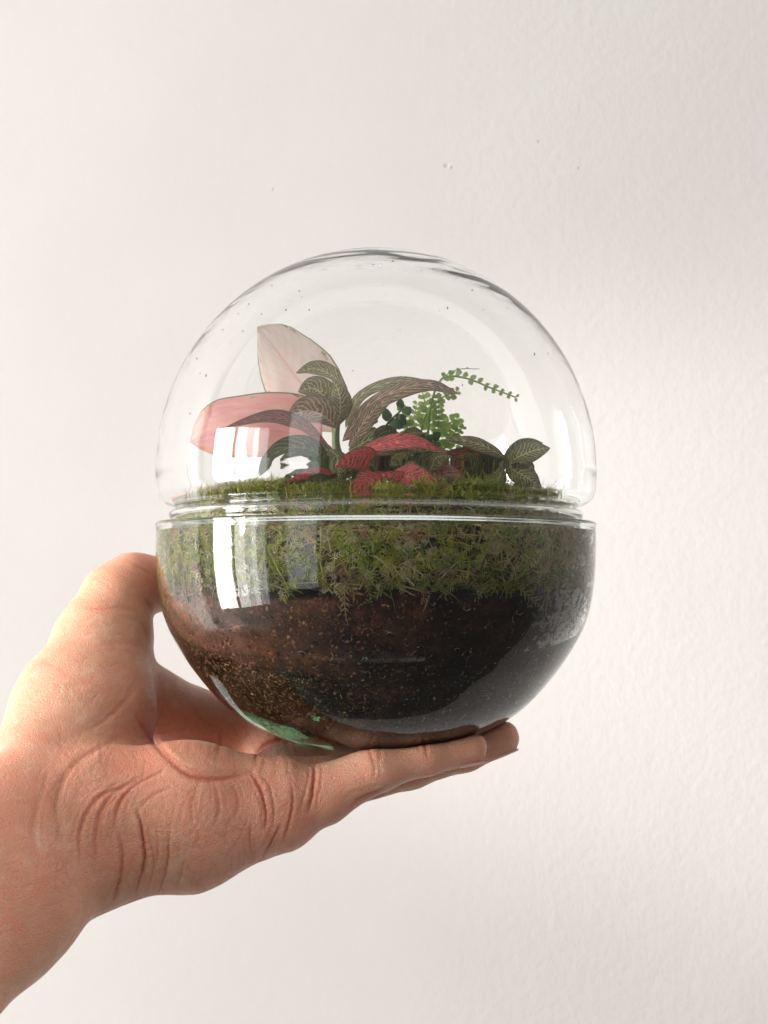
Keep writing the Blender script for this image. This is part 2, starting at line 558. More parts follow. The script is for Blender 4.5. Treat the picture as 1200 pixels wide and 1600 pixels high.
def build_soil():
    nt, nz = 420, 120
    zb = zz(1124.5)
    V = []; C = []
    th = np.linspace(0, 2 * PI, nt, endpoint=False)
    for i in range(nz + 1):
        for t in th:
            c, s = math.cos(t), math.sin(t)
            zt = float(soil_top(0.083 * c, 0.083 * s))
            f = i / nz
            z = zb + (zt - zb) * f ** 1.5
            r = float(r_in(z)) - 0.0006
            n = noise.noise(Vector((c * r * 420, s * r * 420, z * 420))) * 0.5 + noise.noise(Vector((c * r * 1100, s * r * 1100, z * 1100))) * 0.4
            # where the damp filling touches the glass it wets it; elsewhere it stands off a little
            zc = float(zz(1124)) - 0.002 + (0.056 * max(0, -c - 0.34) + 0.012 * max(0, c - 0.45)) * min(1, max(0, r - 0.015) / 0.03)
            low = min(1, max(0, (zc - z) / 0.0015 + 0.5))
            n2 = noise.noise(Vector((c * r * 60, s * r * 60, z * 60 + 4)))
            dry_band = min(1, max(0, (-c - 0.55) * 4)) * min(1, max(0, (z - zz(938) - 0.004 * n2) / 0.003))
            patchy = min(1, max(0, (n2 - 0.33) * 6)) * 0.6 * min(1, max(0, (z - zz(1060)) / 0.008))
            off = max(low, dry_band, patchy)
            r = max(0.0002, r + 0.00055 - off * (0.0016 + 0.0006 * low) + 0.0006 * n * (0.3 + off))
            zd = z - 0.0009 * (1 - min(1, r / 0.055)) * (1 - off) + 0.0012 * low
            V.append((r * c, r * s, zd))
            g = noise.noise(Vector((c * r * 90, s * r * 90, z * 90))) * 0.5 + 0.5
            # window light painted into the soil: dry rises to the left, browner and brighter
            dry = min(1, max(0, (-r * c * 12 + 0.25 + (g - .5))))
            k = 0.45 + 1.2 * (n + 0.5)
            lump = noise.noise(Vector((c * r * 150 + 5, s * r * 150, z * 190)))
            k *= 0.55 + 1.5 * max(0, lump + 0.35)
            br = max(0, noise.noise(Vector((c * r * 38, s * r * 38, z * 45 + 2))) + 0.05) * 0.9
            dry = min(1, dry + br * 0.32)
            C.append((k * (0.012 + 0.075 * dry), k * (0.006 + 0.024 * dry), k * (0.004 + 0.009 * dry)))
    F = []
    for i in range(nz):
        for j in range(nt):
            k = (j + 1) % nt
            F.append((i * nt + j, i * nt + k, (i + 1) * nt + k, (i + 1) * nt + j))
    # top cap
    top = nz * nt; ctr = len(V)
    V.append((0, 0, zz(905))); C.append((.02, .01, .008))
    for j in range(nt):
        F.append((top + j, top + (j + 1) % nt, ctr))
    bot = len(V); V.append((0, 0, zb - 0.0009)); C.append((.01, .008, .006))
    for j in range(nt):
        F.append(((j + 1) % nt, j, bot))
    nv0 = len(V)
    # crumbs, bark chips and pale roots lying against the glass
    C = [tuple(c) for c in C]
    base = bmesh.new(); bmesh.ops.create_icosphere(base, subdivisions=1, radius=1)
    bv = [v.co.copy() for v in base.verts]; bf = [[v.index for v in f.verts] for f in base.faces]; base.free()
    for q in range(9000):
        t = random.uniform(PI, 2 * PI) if q % 6 else random.uniform(0, PI)
        c, s = math.cos(t), math.sin(t)
        zt = float(soil_top(0.083 * c, 0.083 * s))
        z = zt - (zt - zb) * 0.93 * random.random() ** 0.9 + random.uniform(0, .0015)
        sz = random.choice((0.00022, 0.0003, 0.0004, 0.0006)) * random.uniform(0.7, 1.3)
        if random.random() < 0.03: sz *= 1.8
        r = float(r_in(z)) + 0.00012 - sz * 0.45
        dry = min(1, max(0, -r * c * 12 + 0.35 + random.uniform(-.4, .4)))  # crumbs coloured browner to the left, as if lit by the window
        m = Matrix.Translation((r * c, r * s, z)) @ Matrix.Rotation(random.uniform(0, 6.3), 4, Vector((random.random(), random.random(), random.random() + .1)).normalized()) @ Matrix.Diagonal((sz, sz * random.uniform(.5, 1), sz * random.uniform(.5, 1.8), 1))
        k = random.choice((0.3, 0.6, 1.0, 1.4))
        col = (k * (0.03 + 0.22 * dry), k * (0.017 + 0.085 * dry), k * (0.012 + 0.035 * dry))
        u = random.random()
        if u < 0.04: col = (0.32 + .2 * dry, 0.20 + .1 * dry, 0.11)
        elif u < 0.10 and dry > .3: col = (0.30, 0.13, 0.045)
        n0 = len(V)
        for v in bv:
            V.append(tuple(m @ (v * random.uniform(0.75, 1.15)))); C.append(col)
        for f in bf: F.append(tuple(n0 + i for i in f))
    # clods and bark chips
    for q in range(420):
        t = random.uniform(PI, 2 * PI)
        c, s = math.cos(t), math.sin(t)
        zt = float(soil_top(0.083 * c, 0.083 * s))
        z = zt - (zt - zb) * 0.85 * random.random()
        sz = random.uniform(0.0006, 0.0015)
        r = float(r_in(z)) + 0.0002 - sz * 0.42
        m = Matrix.Translation((r * c, r * s, z)) @ Matrix.Rotation(t, 4, 'Z') @ Matrix.Rotation(random.uniform(0, 6.3), 4, 'X') @ Matrix.Diagonal((sz * .5, sz * random.uniform(.5, 1.1), sz * random.uniform(.5, 1.8), 1))
        dry = min(1, max(0.1, -r * c * 12 + 0.35 + random.uniform(-.3, .3)))  # clods carry the same painted window light on the left
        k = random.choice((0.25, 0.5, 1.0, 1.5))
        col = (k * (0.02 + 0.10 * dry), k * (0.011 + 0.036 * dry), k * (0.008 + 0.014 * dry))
        n0 = len(V)
        for v in bv:
            V.append(tuple(m @ (v * random.uniform(0.65, 1.2)))); C.append(col)
        for f in bf: F.append(tuple(n0 + i for i in f))
    # fine pale rootlets
    for q in range(190):
        t = random.uniform(PI, 2 * PI); c, s = math.cos(t), math.sin(t)
        zt = float(soil_top(0.083 * c, 0.083 * s)); z = zt - random.random() ** 1.3 * 0.045
        a = random.uniform(0, 6.3); L = random.uniform(.001, .0035); cur = random.uniform(-2.5, 2.5)
        pts = []
        for k in range(6):
            u = k / 5
            aa = a + cur * u
            tt = t + math.cos(aa) * L * u / 0.085
            z2 = z + math.sin(aa) * L * u
            r = float(r_in(z2)) + 0.00035
            pts.append(Vector((r * math.cos(tt), r * math.sin(tt), z2)))
        ww = random.uniform(0.00006, 0.00012)
        col = random.choice(((0.5, 0.42, 0.33), (0.4, 0.3, 0.22), (0.25, 0.17, 0.12)))
        n0 = len(V)
        for k, p in enumerate(pts):
            for d in (Vector((0, 0, ww)), Vector((0, 0, -ww))):
                e = d if abs(math.sin(a + cur * k / 5)) < 0.75 else Vector((-s, c, 0)) * d.z
                V.append(tuple(p + e)); C.append(col)
        for k in range(5):
            F.append((n0 + 2 * k, n0 + 2 * k + 1, n0 + 2 * k + 3, n0 + 2 * k + 2))
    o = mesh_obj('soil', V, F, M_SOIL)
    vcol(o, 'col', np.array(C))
    tag(o, 'dark brown potting soil with bark crumbs filling the glass bowl', 'soil', kind='stuff')
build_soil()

# ------------------------------------------------------------------ moss
def moss_top(x, y):
    """height of the moss surface"""
    z = zz(780) + 0.0020 * np.sin(x * 70 + 2) * np.cos(y * 60 + 1) + 0.0022 * np.sin(x * 190 + 40 * y) * np.cos(x * 83 - y * 150)
    z = z + 0.010 * np.exp(-((x - 0.030) ** 2 + (y + 0.018) ** 2) / (2 * 0.011 ** 2))
    z = z + 0.005 * np.exp(-((x + 0.045) ** 2 + (y + 0.0) ** 2) / (2 * 0.018 ** 2))
    r = np.hypot(x, y)
    z = z - 0.005 * np.clip((r - 0.066) / 0.012, 0, 1) ** 2
    return z

def build_moss():
    V = []; C = []; F = []
    # dark matted underlayer
    nt, nz = 300, 40
    for i in range(nz + 1):
        f = i / nz
        for j in range(nt):
            t = 2 * PI * j / nt
            c, s = math.cos(t), math.sin(t)
            zt = float(moss_top(0.066 * c, 0.066 * s)) - 0.006
            z = zz(912) + (zt - zz(912)) * f
            nn = noise.noise(Vector((c * 14, s * 14, z * 170)))
            r = float(r_in(min(z, zz(830)))) - 0.0005 - 0.0035 * max(0, f - 0.62) - 0.0025 * min(1, max(0, nn * 8 - 1.9))
            if z > zz(826): r = min(r, 314 * S - 0.0008)
            if z > zz(802): r = min(r, 303 * S - 0.0008)
            g_ = 0.5 + noise.noise(Vector((c * 6 + 3, s * 6, z * 90)))
            g2 = max(0.08, min(1.6, 0.8 + 2.4 * noise.noise(Vector((c * 60, s * 60, z * 800)))))
            V.append((r * c, r * s, z)); C.append((g2 * (0.06 + 0.08 * g_), g2 * (0.05 + 0.065 * g_), g2 * (0.018 + 0.025 * g_)))
    for i in range(nz):
        for j in range(nt):
            k = (j + 1) % nt
            F.append((i * nt + j, i * nt + k, (i + 1) * nt + k, (i + 1) * nt + j))
    base_ring = nz * nt
    prev = base_ring
    for q in range(1, 9):
        f = 1 - q / 9
        n0 = len(V)
        for j in range(nt):
            t = 2 * PI * j / nt
            x0, y0, _ = V[base_ring + j]
            x, y = x0 * f, y0 * f
            V.append((x, y, float(moss_top(x, y)) - 0.004)); C.append((0.03, 0.04, 0.012))
        for j in range(nt):
            k = (j + 1) % nt
            F.append((prev + j, prev + k, n0 + k, n0 + j))
        prev = n0
    cen = len(V); V.append((0, 0, float(moss_top(0, 0)) - 0.004)); C.append((.03, .04, .012))
    for j in range(nt):
        F.append((prev + j, prev + (j + 1) % nt, cen))

    GREEN = ((0.36, 0.40, 0.05), (0.46, 0.48, 0.08), (0.24, 0.32, 0.045), (0.56, 0.56, 0.14), (0.14, 0.20, 0.035))
    OLIVE = ((0.60, 0.54, 0.24), (0.52, 0.48, 0.17), (0.68, 0.56, 0.32), (0.40, 0.42, 0.14), (0.72, 0.62, 0.40), (0.56, 0.36, 0.20), (0.34, 0.40, 0.11))
    def frond(p, d, up, L, wd, col, curl, leafy=True, limit=None):
        """one moss shoot: a curved stalk with small leaflets on both sides"""
        n = 9
        q = p.copy(); dd = d.normalized()
        side = dd.cross(up)
        if side.length < 1e-4: side = dd.cross(Vector((1, 0, 0)))
        side.normalize()
        pts = []
        for k in range(n):
            pts.append((q.copy(), dd.copy(), side.copy()))
            rot = Matrix.Rotation(curl / n, 3, side)
            rot2 = Matrix.Rotation(random.uniform(-.12, .12), 3, up.normalized())
            dd = (rot2 @ (rot @ dd)).normalized()
            q = q + dd * (L / n)
            if limit is not None:
                q = limit(q)
        n0 = len(V)
        for k, (a, b, s) in enumerate(pts):
            ww = wd * (0.55 if leafy else 1.0) * (1 - 0.75 * k / n)
            nn = s.cross(b).normalized()
            V.append(tuple(a + s * ww)); V.append(tuple(a - s * ww * .5 + nn * ww * .8)); V.append(tuple(a - s * ww * .5 - nn * ww * .8))
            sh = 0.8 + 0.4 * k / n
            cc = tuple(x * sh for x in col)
            C.extend((cc, cc, cc))
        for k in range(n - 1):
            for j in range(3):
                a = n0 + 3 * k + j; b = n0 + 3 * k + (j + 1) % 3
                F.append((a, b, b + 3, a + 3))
        if leafy:
            for k in range(1, n):
                a, b, s = pts[k]
                nn = s.cross(b).normalized()
                ll = L * 0.17 * (1.15 - k / n) * random.uniform(.7, 1.3)
                for sg in (1, -1):
                    o = (b * 0.8 + s * sg * 0.8 + nn * random.uniform(-.3, .5)).normalized()
                    m0 = len(V)
                    w2 = b.cross(nn).normalized()
                    V.append(tuple(a)); V.append(tuple(a + o * ll * .45 + b * ll * .18)); V.append(tuple(a + o * ll)); V.append(tuple(a + o * ll * .45 - b * ll * .18))
                    f = random.uniform(.8, 1.25)
                    cc = tuple(x * f for x in col)
                    C.extend((cc,) * 4)
                    F.append((m0, m0 + 1, m0 + 2, m0 + 3))
    def lim_bowl(q):
        r = math.hypot(q.x, q.y)
        rm = (float(r_in(min(q.z, zz(828)))) if q.z < zz(790) else 0.079) + 0.0006
        if q.z > zz(826): rm = min(rm, 315 * S - 0.0006)
        if q.z > zz(801): rm = min(rm, 305.5 * S - 0.0006)
        if r > rm:
            return Vector((q.x * rm / r, q.y * rm / r, q.z))
        return q
    # shoots pressed against the inside of the bowl
    for q in range(4600):
        t = random.uniform(PI, 2 * PI) if q % 5 else random.uniform(0, PI)
        c, s = math.cos(t), math.sin(t)
        z = random.uniform(zz(912 + 14 * noise.noise(Vector((c * 7, s * 7, 1)))), zz(806))
        r = float(r_in(min(z, zz(828)))) - random.uniform(-0.0007, 0.0006)
        p = Vector((r * c, r * s, z))
        tang = Vector((-s, c, 0)); rr = Vector((c, s, 0))
        a = random.uniform(0, 2 * PI)
        d = tang * math.cos(a) + Vector((0, 0, 1)) * (math.sin(a) * 0.9 + 0.15) + rr * 0.1
        side = noise.noise(Vector((c * 4, s * 4, z * 120)))
        x = p.x
        greenness = 0.10 + 1.6 * side + (0.30 if -0.045 < x < 0.0 else 0) + (0.25 if z > zz(835) else 0)
        cell = int(13 * (noise.noise(Vector((c * 5 + 8, s * 5, z * 150))) + .5))
        col = GREEN[cell % 4] if random.random() < greenness else OLIVE[cell % 7]
        if random.random() < .3: col = random.choice(GREEN + OLIVE)
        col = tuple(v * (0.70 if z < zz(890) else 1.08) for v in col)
        big = 1.5 if random.random() < .22 else 1.0
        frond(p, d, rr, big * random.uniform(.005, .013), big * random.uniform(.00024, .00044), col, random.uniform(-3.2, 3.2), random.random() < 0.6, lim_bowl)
    # loose curled clumps pressed against the glass
    for q in range(80):
        t = random.uniform(PI * 1.02, PI * 1.98)
        z = random.uniform(zz(898), zz(822)); c, s = math.cos(t), math.sin(t)
        rr = Vector((c, s, 0)); tang = Vector((-s, c, 0))
        cols = random.choice(OLIVE + OLIVE[:6] + GREEN[:2] + GREEN[3:4])
        r = float(r_in(min(z, zz(829)))) + 0.0005
        a0 = random.uniform(0, 6.3); sp = random.uniform(.8, 3.1)
        for k in range(18):
            a = a0 + random.uniform(-sp, sp)
            p = Vector((r * c, r * s, z)) + tang * random.gauss(0, .0012) + Vector((0, 0, random.gauss(0, .001)))
            d = tang * math.cos(a) + Vector((0, 0, 1)) * math.sin(a) + rr * random.uniform(-.1, .25)
            f_ = random.uniform(.55, 1.1)
            frond(p, d, rr, random.uniform(.004, .0085), random.uniform(.0003, .00055), tuple(min(.8, v * f_ * 1.15) for v in cols), random.uniform(1.0, 4.2) * random.choice((1, 1, -1)), False, lim_bowl)
    # shoots of the top surface
    for q in range(6200):
        r = 0.0785 * random.random() ** 0.4
        t = random.uniform(0, 2 * PI)
        x, y = r * math.cos(t), r * math.sin(t)
        z = float(moss_top(x, y)) - random.uniform(0.0, .004)
        p = Vector((x, y, z))
        out = Vector((math.cos(t), math.sin(t), 0))
        d = out * random.uniform(-.6, 1.0) + Vector((random.uniform(-1.3, 1.3), random.uniform(-1.3, 1.3), random.uniform(-.25, .42)))
        col = random.choice(GREEN) if random.random() < .85 else random.choice(OLIVE)
        frond(p, d, Vector((0, 0, 1)), random.uniform(.004, .0095), random.uniform(.0002, .00038), col, random.uniform(-1.6, 1.8), True, lim_bowl)
    # raised tufts of feathery shoots
    for q in range(46):
        if q < 26:
            t = random.uniform(PI * 1.05, PI * 1.95); r = random.uniform(.045, .073)
        else:
            t = random.uniform(0, 2 * PI); r = random.uniform(.02, .07)
        cx, cy_ = r * math.cos(t), r * math.sin(t)
        zt = float(moss_top(cx, cy_)) - .001
        hh = random.uniform(.5, 1.15)
        cols = random.choice(GREEN[:4] + OLIVE[:2])
        for k in range(24):
            p = Vector((cx + random.gauss(0, .0028), cy_ + random.gauss(0, .0028), zt))
            d = Vector((random.gauss(0, .6), random.gauss(0, .6), random.uniform(.3, 1)))
            f_ = random.uniform(.7, 1.15)
            frond(p, d, Vector((0, 0, 1)) if random.random() < .5 else Vector((0, -1, .2)), hh * random.uniform(.006, .0105), random.uniform(.0003, .0005), tuple(min(.7, v * f_) for v in cols), random.uniform(-1.8, 1.8), True, lim_bowl)
    # long stray shoots on the left and the small mound on the right
    for (px, py, yy, dx, dz, L) in ((372, 778, -0.01, -1, .35, .015), (365, 786, -0.02, -1, .12, .0165), (360, 795, -.02, -1, .08, .012), (372, 772, 0.0, -.5, .8, .009), (345, 798, -.015, -1, -.02, .010),
                                   (700, 775, -.03, -.1, 1, .013), (715, 765, -.03, .3, 1, .012), (690, 790, -.035, -.4, 1, .011), (730, 780, -.03, .5, 1, .013), (705, 760, -.025, -.3, 1, .010), (742, 775, -.03, .6, .8, .010),
                                   (820, 785, -.01, 1, .1, .012), (835, 792, -.01, 1, .02, .010)):
        for k in range(3):
            p = P(px + random.uniform(-5, 5), py + random.uniform(-4, 4), yy + random.uniform(-.003, .003))
            frond(p, Vector((dx + random.uniform(-.2, .2), random.uniform(-.3, .3), dz + random.uniform(-.15, .15))), Vector((0, -1, 0.2)), L * random.uniform(.7, 1.05), .00035, random.choice(GREEN[:4]), random.uniform(-.5, 1.2), True)
    A = np.array(V); rr_ = np.hypot(A[:, 0], A[:, 1]); z_ = A[:, 2]
    cap = np.where(z_ < zz(829), r_in(np.minimum(z_, zz(829))) + 0.0008, 311 * S)
    cap = np.where(z_ > zz(803), 305 * S, cap); cap = np.where(z_ > zz(784), 318 * S, cap)
    f_ = np.minimum(1, cap / np.maximum(rr_, 1e-6))
    A[:, 0] *= f_; A[:, 1] *= f_
    V = [tuple(v) for v in A]
    o = mesh_obj('moss', V, F, M_MOSS)
    vcol(o, 'col', np.array(C))
    tag(o, 'bright green and straw coloured moss layer lying on the soil under the plants', 'moss', kind='stuff')
build_moss()

# ------------------------------------------------------------------ leaves
def bez(pts, u):
    """smooth curve through 3D points (Catmull-Rom)"""
    n = len(pts) - 1
    x = min(max(u, 0), 0.99999) * n
    i = int(x); t = x - i
    g = lambda k: pts[k] if 0 <= k <= n else (pts[0] * 2 - pts[1] if k < 0 else pts[n] * 2 - pts[n - 1])
    a, b, c, d = g(i - 1), g(i), g(i + 1), g(i + 2)
    return 0.5 * ((2 * b) + (c - a) * t + (2 * a - 5 * b + 4 * c - d) * t * t + (-a + 3 * b - 3 * c + d) * t ** 3)

PSIGN = -1
def leaf(parent, mat, mids, wpx, roll=0.0, droop=0.3, fold=0.25, shape=(0.85, 0.8), tipy=1.0, wave=0.03, asym=0.0, prof=None, name='leaf', nu=26, nv=14, seed=0, twist=0.0):
    """mids: (px, py, depth) along the midrib; wpx: half width in pixels; roll turns the blade about its midrib
    (0 = facing the camera, 90 = seen from its edge); droop bends the sides back; fold closes the blade like a book."""
    pts = [P(*m) for m in mids]
    sc_ = SC(sum(m[2] for m in mids) / len(mids))
    V = []; UV = []
    view = Vector((0, 1, 0))
    for i in range(nu + 1):
        u = i / nu
        p = bez(pts, u)
        tg = (bez(pts, min(1, u + .02)) - bez(pts, max(0, u - .02))).normalized()
        side = tg.cross(view)
        if side.length < 1e-3: side = Vector((1, 0, 0))
        side.normalize()
        nrm = side.cross(tg).normalized()           # towards or away from the camera
        a = rad(roll + twist * u)
        s2 = side * math.cos(a) + nrm * math.sin(a)
        n2 = tg.cross(s2).normalized()
        ue = u ** shape[0]
        w = wpx * sc_ * max(0.0, math.sin(PI * ue)) ** shape[1]
        w = max(w, 0.00012)
        for j in range(nv + 1):
            v = -1 + 2 * j / nv
            ww = w * (1 + asym * v)
            if prof:
                pr_ = prof[0] if v * prof[2] > 0 else prof[1]
                ww = max(0.0001, float(np.interp(u, [q[0] for q in pr_], [q[1] for q in pr_]))) * sc_ * 1.12
            ang = droop * abs(v)
            off = s2 * (v * ww * math.cos(ang)) + n2 * (-abs(v) * ww * math.sin(ang) + fold * abs(v) * ww)
            wv = noise.noise(Vector((u * 5 + seed * 7.3, v * 1.5 + seed, seed * 1.7))) * wave * wpx * sc_ * (abs(v) ** 1.5)
            off += n2 * wv * 3 + s2 * wv * (1 if v > 0 else -1)
            V.append(tuple(p + off)); UV.append((u, j / nv))
    F = []
    for i in range(nu):
        for j in range(nv):
            a = i * (nv + 1) + j
            F.append((a, a + 1, a + nv + 2, a + nv + 1))
    o = mesh_obj(name, V, F, mat, parent)
    uvl = o.data.uv_layers.new(name='uv')
    idx = np.zeros(len(o.data.loops), np.int32); o.data.loops.foreach_get('vertex_index', idx)
    uvl.data.foreach_set('uv', np.array(UV, np.float32)[idx].ravel())
    return o

def tube(parent, name, mids, r0, r1, mat, px=True, n=16, k=8):
    pts = [P(*m) for m in mids] if px else [Vector(m) for m in mids]
    V = []; F = []
    for i in range(n + 1):
        u = i / n
        p = bez(pts, u)
        tg = (bez(pts, min(1, u + .03)) - bez(pts, max(0, u - .03))).normalized()
        a = tg.cross(Vector((0.13, 1, 0.2))).normalized(); b = tg.cross(a)
        r = r0 + (r1 - r0) * u
        for j in range(k):
            t = 2 * PI * j / k
            V.append(tuple(p + (a * math.cos(t) + b * math.sin(t)) * r))
    for i in range(n):
        for j in range(k):
            q = (j + 1) % k
            F.append((i * k + j, i * k + q, (i + 1) * k + q, (i + 1) * k + j))
    F.append(tuple(range(k - 1, -1, -1))); F.append(tuple(n * k + j for j in range(k)))
    return mesh_obj(name, V, F, mat, parent)

def build_plants():
    MPINK1 = mat_pink('pale_pink_leaf', (0.93, 0.77, 0.69), (0.92, 0.68, 0.61), (0.95, 0.86, 0.77), 0.57)
    MPINK2 = mat_pink('deep_pink_leaf', (0.84, 0.33, 0.32), (0.88, 0.45, 0.38), (0.90, 0.58, 0.47), 0.60)
    MG = mat_nerve('green_nerve_leaf', (0.12, 0.115, 0.04), (0.18, 0.165, 0.055), (0.56, 0.53, 0.28), 11, 0.13, 0.2)
    MGP = mat_nerve('pink_green_nerve_leaf', (0.14, 0.11, 0.05), (0.20, 0.15, 0.07), (0.64, 0.42, 0.32), 11, 0.14, 0.25)
    MR = mat_nerve('red_nerve_leaf', (0.12, 0.12, 0.045), (0.26, 0.09, 0.06), (0.90, 0.13, 0.16), 11, 0.21, 0.6, 0.35, (0.16, 0.13, 0.06))
    MRD = mat_nerve('dark_red_nerve_leaf', (0.09, 0.10, 0.04), (0.13, 0.10, 0.045), (0.66, 0.15, 0.15), 11, 0.14, 0.45, 0.25)
    MD = mat_nerve('dark_green_nerve_leaf', (0.06, 0.08, 0.03), (0.09, 0.10, 0.04), (0.24, 0.25, 0.11), 10, 0.13, 0.2)
    MFERN = mat_plain('fern_leaflet', (0.26, 0.38, 0.08), 0.5, 0.45)
    MFERND = mat_plain('dark_fern_leaflet', (0.05, 0.10, 0.03), 0.45, 0.3)

    # --- plant with two big pink leaves
    a = empty('pink_plant', P(505, 790, 0.01))
    tag(a, 'plant with two big pink leaves edged in green, one upright and one lying left', 'plant')
    up_r = [(0, 4), (.07, 34), (.15, 46), (.24, 54), (.4, 62), (.5, 63), (.59, 60), (.68, 55), (.755, 48), (.83, 41), (.89, 32), (.93, 24), (.96, 16), (1, 1)]
    up_l = [(0, 4), (.08, 22), (.15, 34), (.28, 47), (.4, 52), (.48, 52), (.55, 49), (.64, 43), (.72, 35), (.79, 27), (.85, 19), (.92, 11), (1, 1)]
    lo_u = [(0, 5), (.06, 40), (.13, 58), (.24, 60), (.35, 58), (.5, 55), (.64, 52), (.75, 50), (.83, 45), (.88, 40), (.92, 33), (.96, 22), (1, 2)]
    lo_d = [(0, 4), (.06, 14), (.15, 28), (.25, 42), (.35, 50), (.5, 55), (.6, 55), (.72, 51), (.81, 44), (.88, 36), (.93, 25), (.97, 14), (1, 2)]
    leaf(a, MPINK1, [(524, 672, 0.012), (494, 630, .014), (462, 588, .017), (430, 545, .018), (402, 508, .016)], 60, roll=-6, droop=0.30, fold=0.10, wave=0.03, seed=1, nu=56, nv=26, prof=(up_r, up_l, PSIGN))
    leaf(a, MPINK2, [(502, 696, 0.0), (455, 677, -.006), (400, 671, -.010), (345, 675, -.008), (296, 689, -.002)], 58, roll=6, droop=0.35, fold=0.04, wave=0.035, seed=2, nu=56, nv=26, prof=(lo_u, lo_d, PSIGN))
    tube(a, 'stem', [(505, 800, .01), (512, 740, .008), (505, 692, .001)], .0016, .0010, mat_plain('pink_stem', (0.62, 0.30, 0.20), .45, .2))
    tube(a, 'stem', [(512, 800, .012), (522, 730, .012), (522, 664, .012)], .0016, .0010, bpy.data.materials['pink_stem'])

    # --- tall nerve plant in the middle
    b = empty('nerve_plant', P(530, 790, -0.02))
    tag(b, 'tallest nerve plant in the middle with green pink veined leaves and long leaves arching right', 'plant', 'nerve plants with veined leaves')
    tube(b, 'stem', [(528, 800, -.02), (532, 740, -.02), (525, 690, -.02), (527, 640, -.02), (520, 600, -.018)], .0019, .0011, M_STEM)
    leaf(b, MG, [(538, 604, -.018), (515, 584, -.020), (490, 576, -.022), (463, 582, -.024)], 17, roll=48, droop=.4, fold=.1, seed=3)
    leaf(b, MGP, [(520, 660, -.024), (520, 635, -.030), (517, 612, -.030), (530, 596, -.026)], 24, roll=10, droop=.5, fold=.1, seed=21)
    leaf(b, MG, [(530, 655, -.022), (508, 622, -.032), (490, 607, -.036), (466, 612, -.038)], 25, roll=30, droop=.4, fold=.1, seed=4)
    leaf(b, MGP, [(528, 668, -.024), (505, 650, -.034), (478, 642, -.040), (448, 655, -.043)], 30, roll=38, droop=.4, fold=.1, seed=5)
    leaf(b, MG, [(528, 665, -.024), (532, 640, -.034), (530, 615, -.037), (520, 592, -.034)], 22, roll=0, droop=.6, fold=.1, seed=6)
    leaf(b, MG, [(540, 668, -.018), (562, 620, -.018), (610, 597, -.02), (655, 597, -.022), (700, 606, -.024)], 23, roll=58, droop=.2, fold=.2, seed=7, shape=(.75, .7))
    leaf(b, MGP, [(535, 690, -.026), (570, 640, -.030), (615, 612, -.034), (670, 600, -.034), (716, 616, -.032)], 27, roll=52, droop=.25, fold=.15, seed=8, shape=(.8, .6))
    leaf(b, MGP, [(545, 700, -.03), (565, 665, -.035), (590, 635, -.036), (625, 612, -.034)], 16, roll=25, droop=.35, fold=.1, seed=9)
    leaf(b, MRD, [(515, 700, -.03), (470, 664, -.038), (420, 652, -.043), (352, 668, -.046)], 20, roll=62, droop=.3, fold=.2, seed=10)
    leaf(b, MD, [(508, 745, -.035), (485, 705, -.044), (440, 705, -.050), (400, 752, -.050)], 24, roll=50, droop=.35, fold=.1, seed=11)
    leaf(b, MG, [(515, 705, -.03), (525, 720, -.040), (530, 740, -.044), (527, 758, -.044)], 17, roll=0, droop=.5, fold=.1, seed=12)

    leaf(b, MG, [(545, 712, -.010), (572, 690, -.008), (605, 678, -.006), (640, 690, -.004)], 20, roll=30, droop=.3, fold=.1, seed=50)
    leaf(b, MD, [(520, 712, -.012), (495, 705, -.010), (465, 712, -.010), (438, 735, -.010)], 22, roll=-25, droop=.3, fold=.1, seed=51)
    leaf(b, MD, [(540, 745, -.03), (560, 722, -.032), (590, 716, -.032), (615, 728, -.030)], 18, roll=25, droop=.3, fold=.1, seed=52)

    # --- red nerve plant in front
    c = empty('nerve_plant', P(600, 795, -0.035))
    tag(c, 'low nerve plant in front whose short leaves are covered in bright red veins', 'plant', 'nerve plants with veined leaves')
    tube(c, 'stem', [(592, 805, -.032), (585, 770, -.034), (592, 725, -.034)], .0013, .0009, M_BROWNSTEM)
    leaf(c, MR, [(592, 722, -.046), (574, 720, -.049), (552, 722, -.051), (522, 734, -.052)], 21, roll=10, droop=.12, fold=.02, seed=13, shape=(.72, 1.15), wave=.05)
    leaf(c, MR, [(602, 740, -.044), (584, 752, -.051), (562, 768, -.055), (532, 792, -.057)], 24, roll=-8, droop=.15, fold=.02, seed=14, shape=(.75, 1.1), wave=.05)
    leaf(c, MR, [(604, 752, -.046), (632, 748, -.051), (664, 754, -.054), (700, 775, -.055)], 24, roll=12, droop=.12, fold=.02, seed=15, shape=(.75, 1.1), wave=.05)
    leaf(c, MR, [(650, 780, -.046), (634, 764, -.050), (616, 750, -.052), (584, 742, -.053)], 20, roll=-5, droop=.15, fold=.02, seed=22, shape=(.75, 1.1), wave=.05)
    leaf(c, MR, [(556, 712, -.040), (600, 694, -.045), (650, 690, -.048), (698, 712, -.049)], 19, roll=30, droop=.18, fold=.04, seed=16, shape=(.8, .9), wave=.04)
    leaf(c, MR, [(520, 742, -.044), (498, 742, -.048), (474, 747, -.050), (444, 762, -.051)], 13, roll=10, droop=.12, fold=.02, seed=17, shape=(.75, 1.1), wave=.05)
    leaf(c, MD, [(560, 730, -.036), (595, 722, -.030), (630, 728, -.026), (660, 745, -.022)], 24, roll=25, droop=.4, fold=.1, seed=18)
    leaf(c, MRD, [(650, 735, -.036), (690, 740, -.040), (715, 752, -.042), (735, 775, -.040)], 20, roll=25, droop=.3, fold=.1, seed=19)
    leaf(c, MD, [(560, 740, -.036), (525, 755, -.044), (500, 765, -.047), (470, 768, -.046)], 14, roll=40, droop=.4, fold=.1, seed=20)
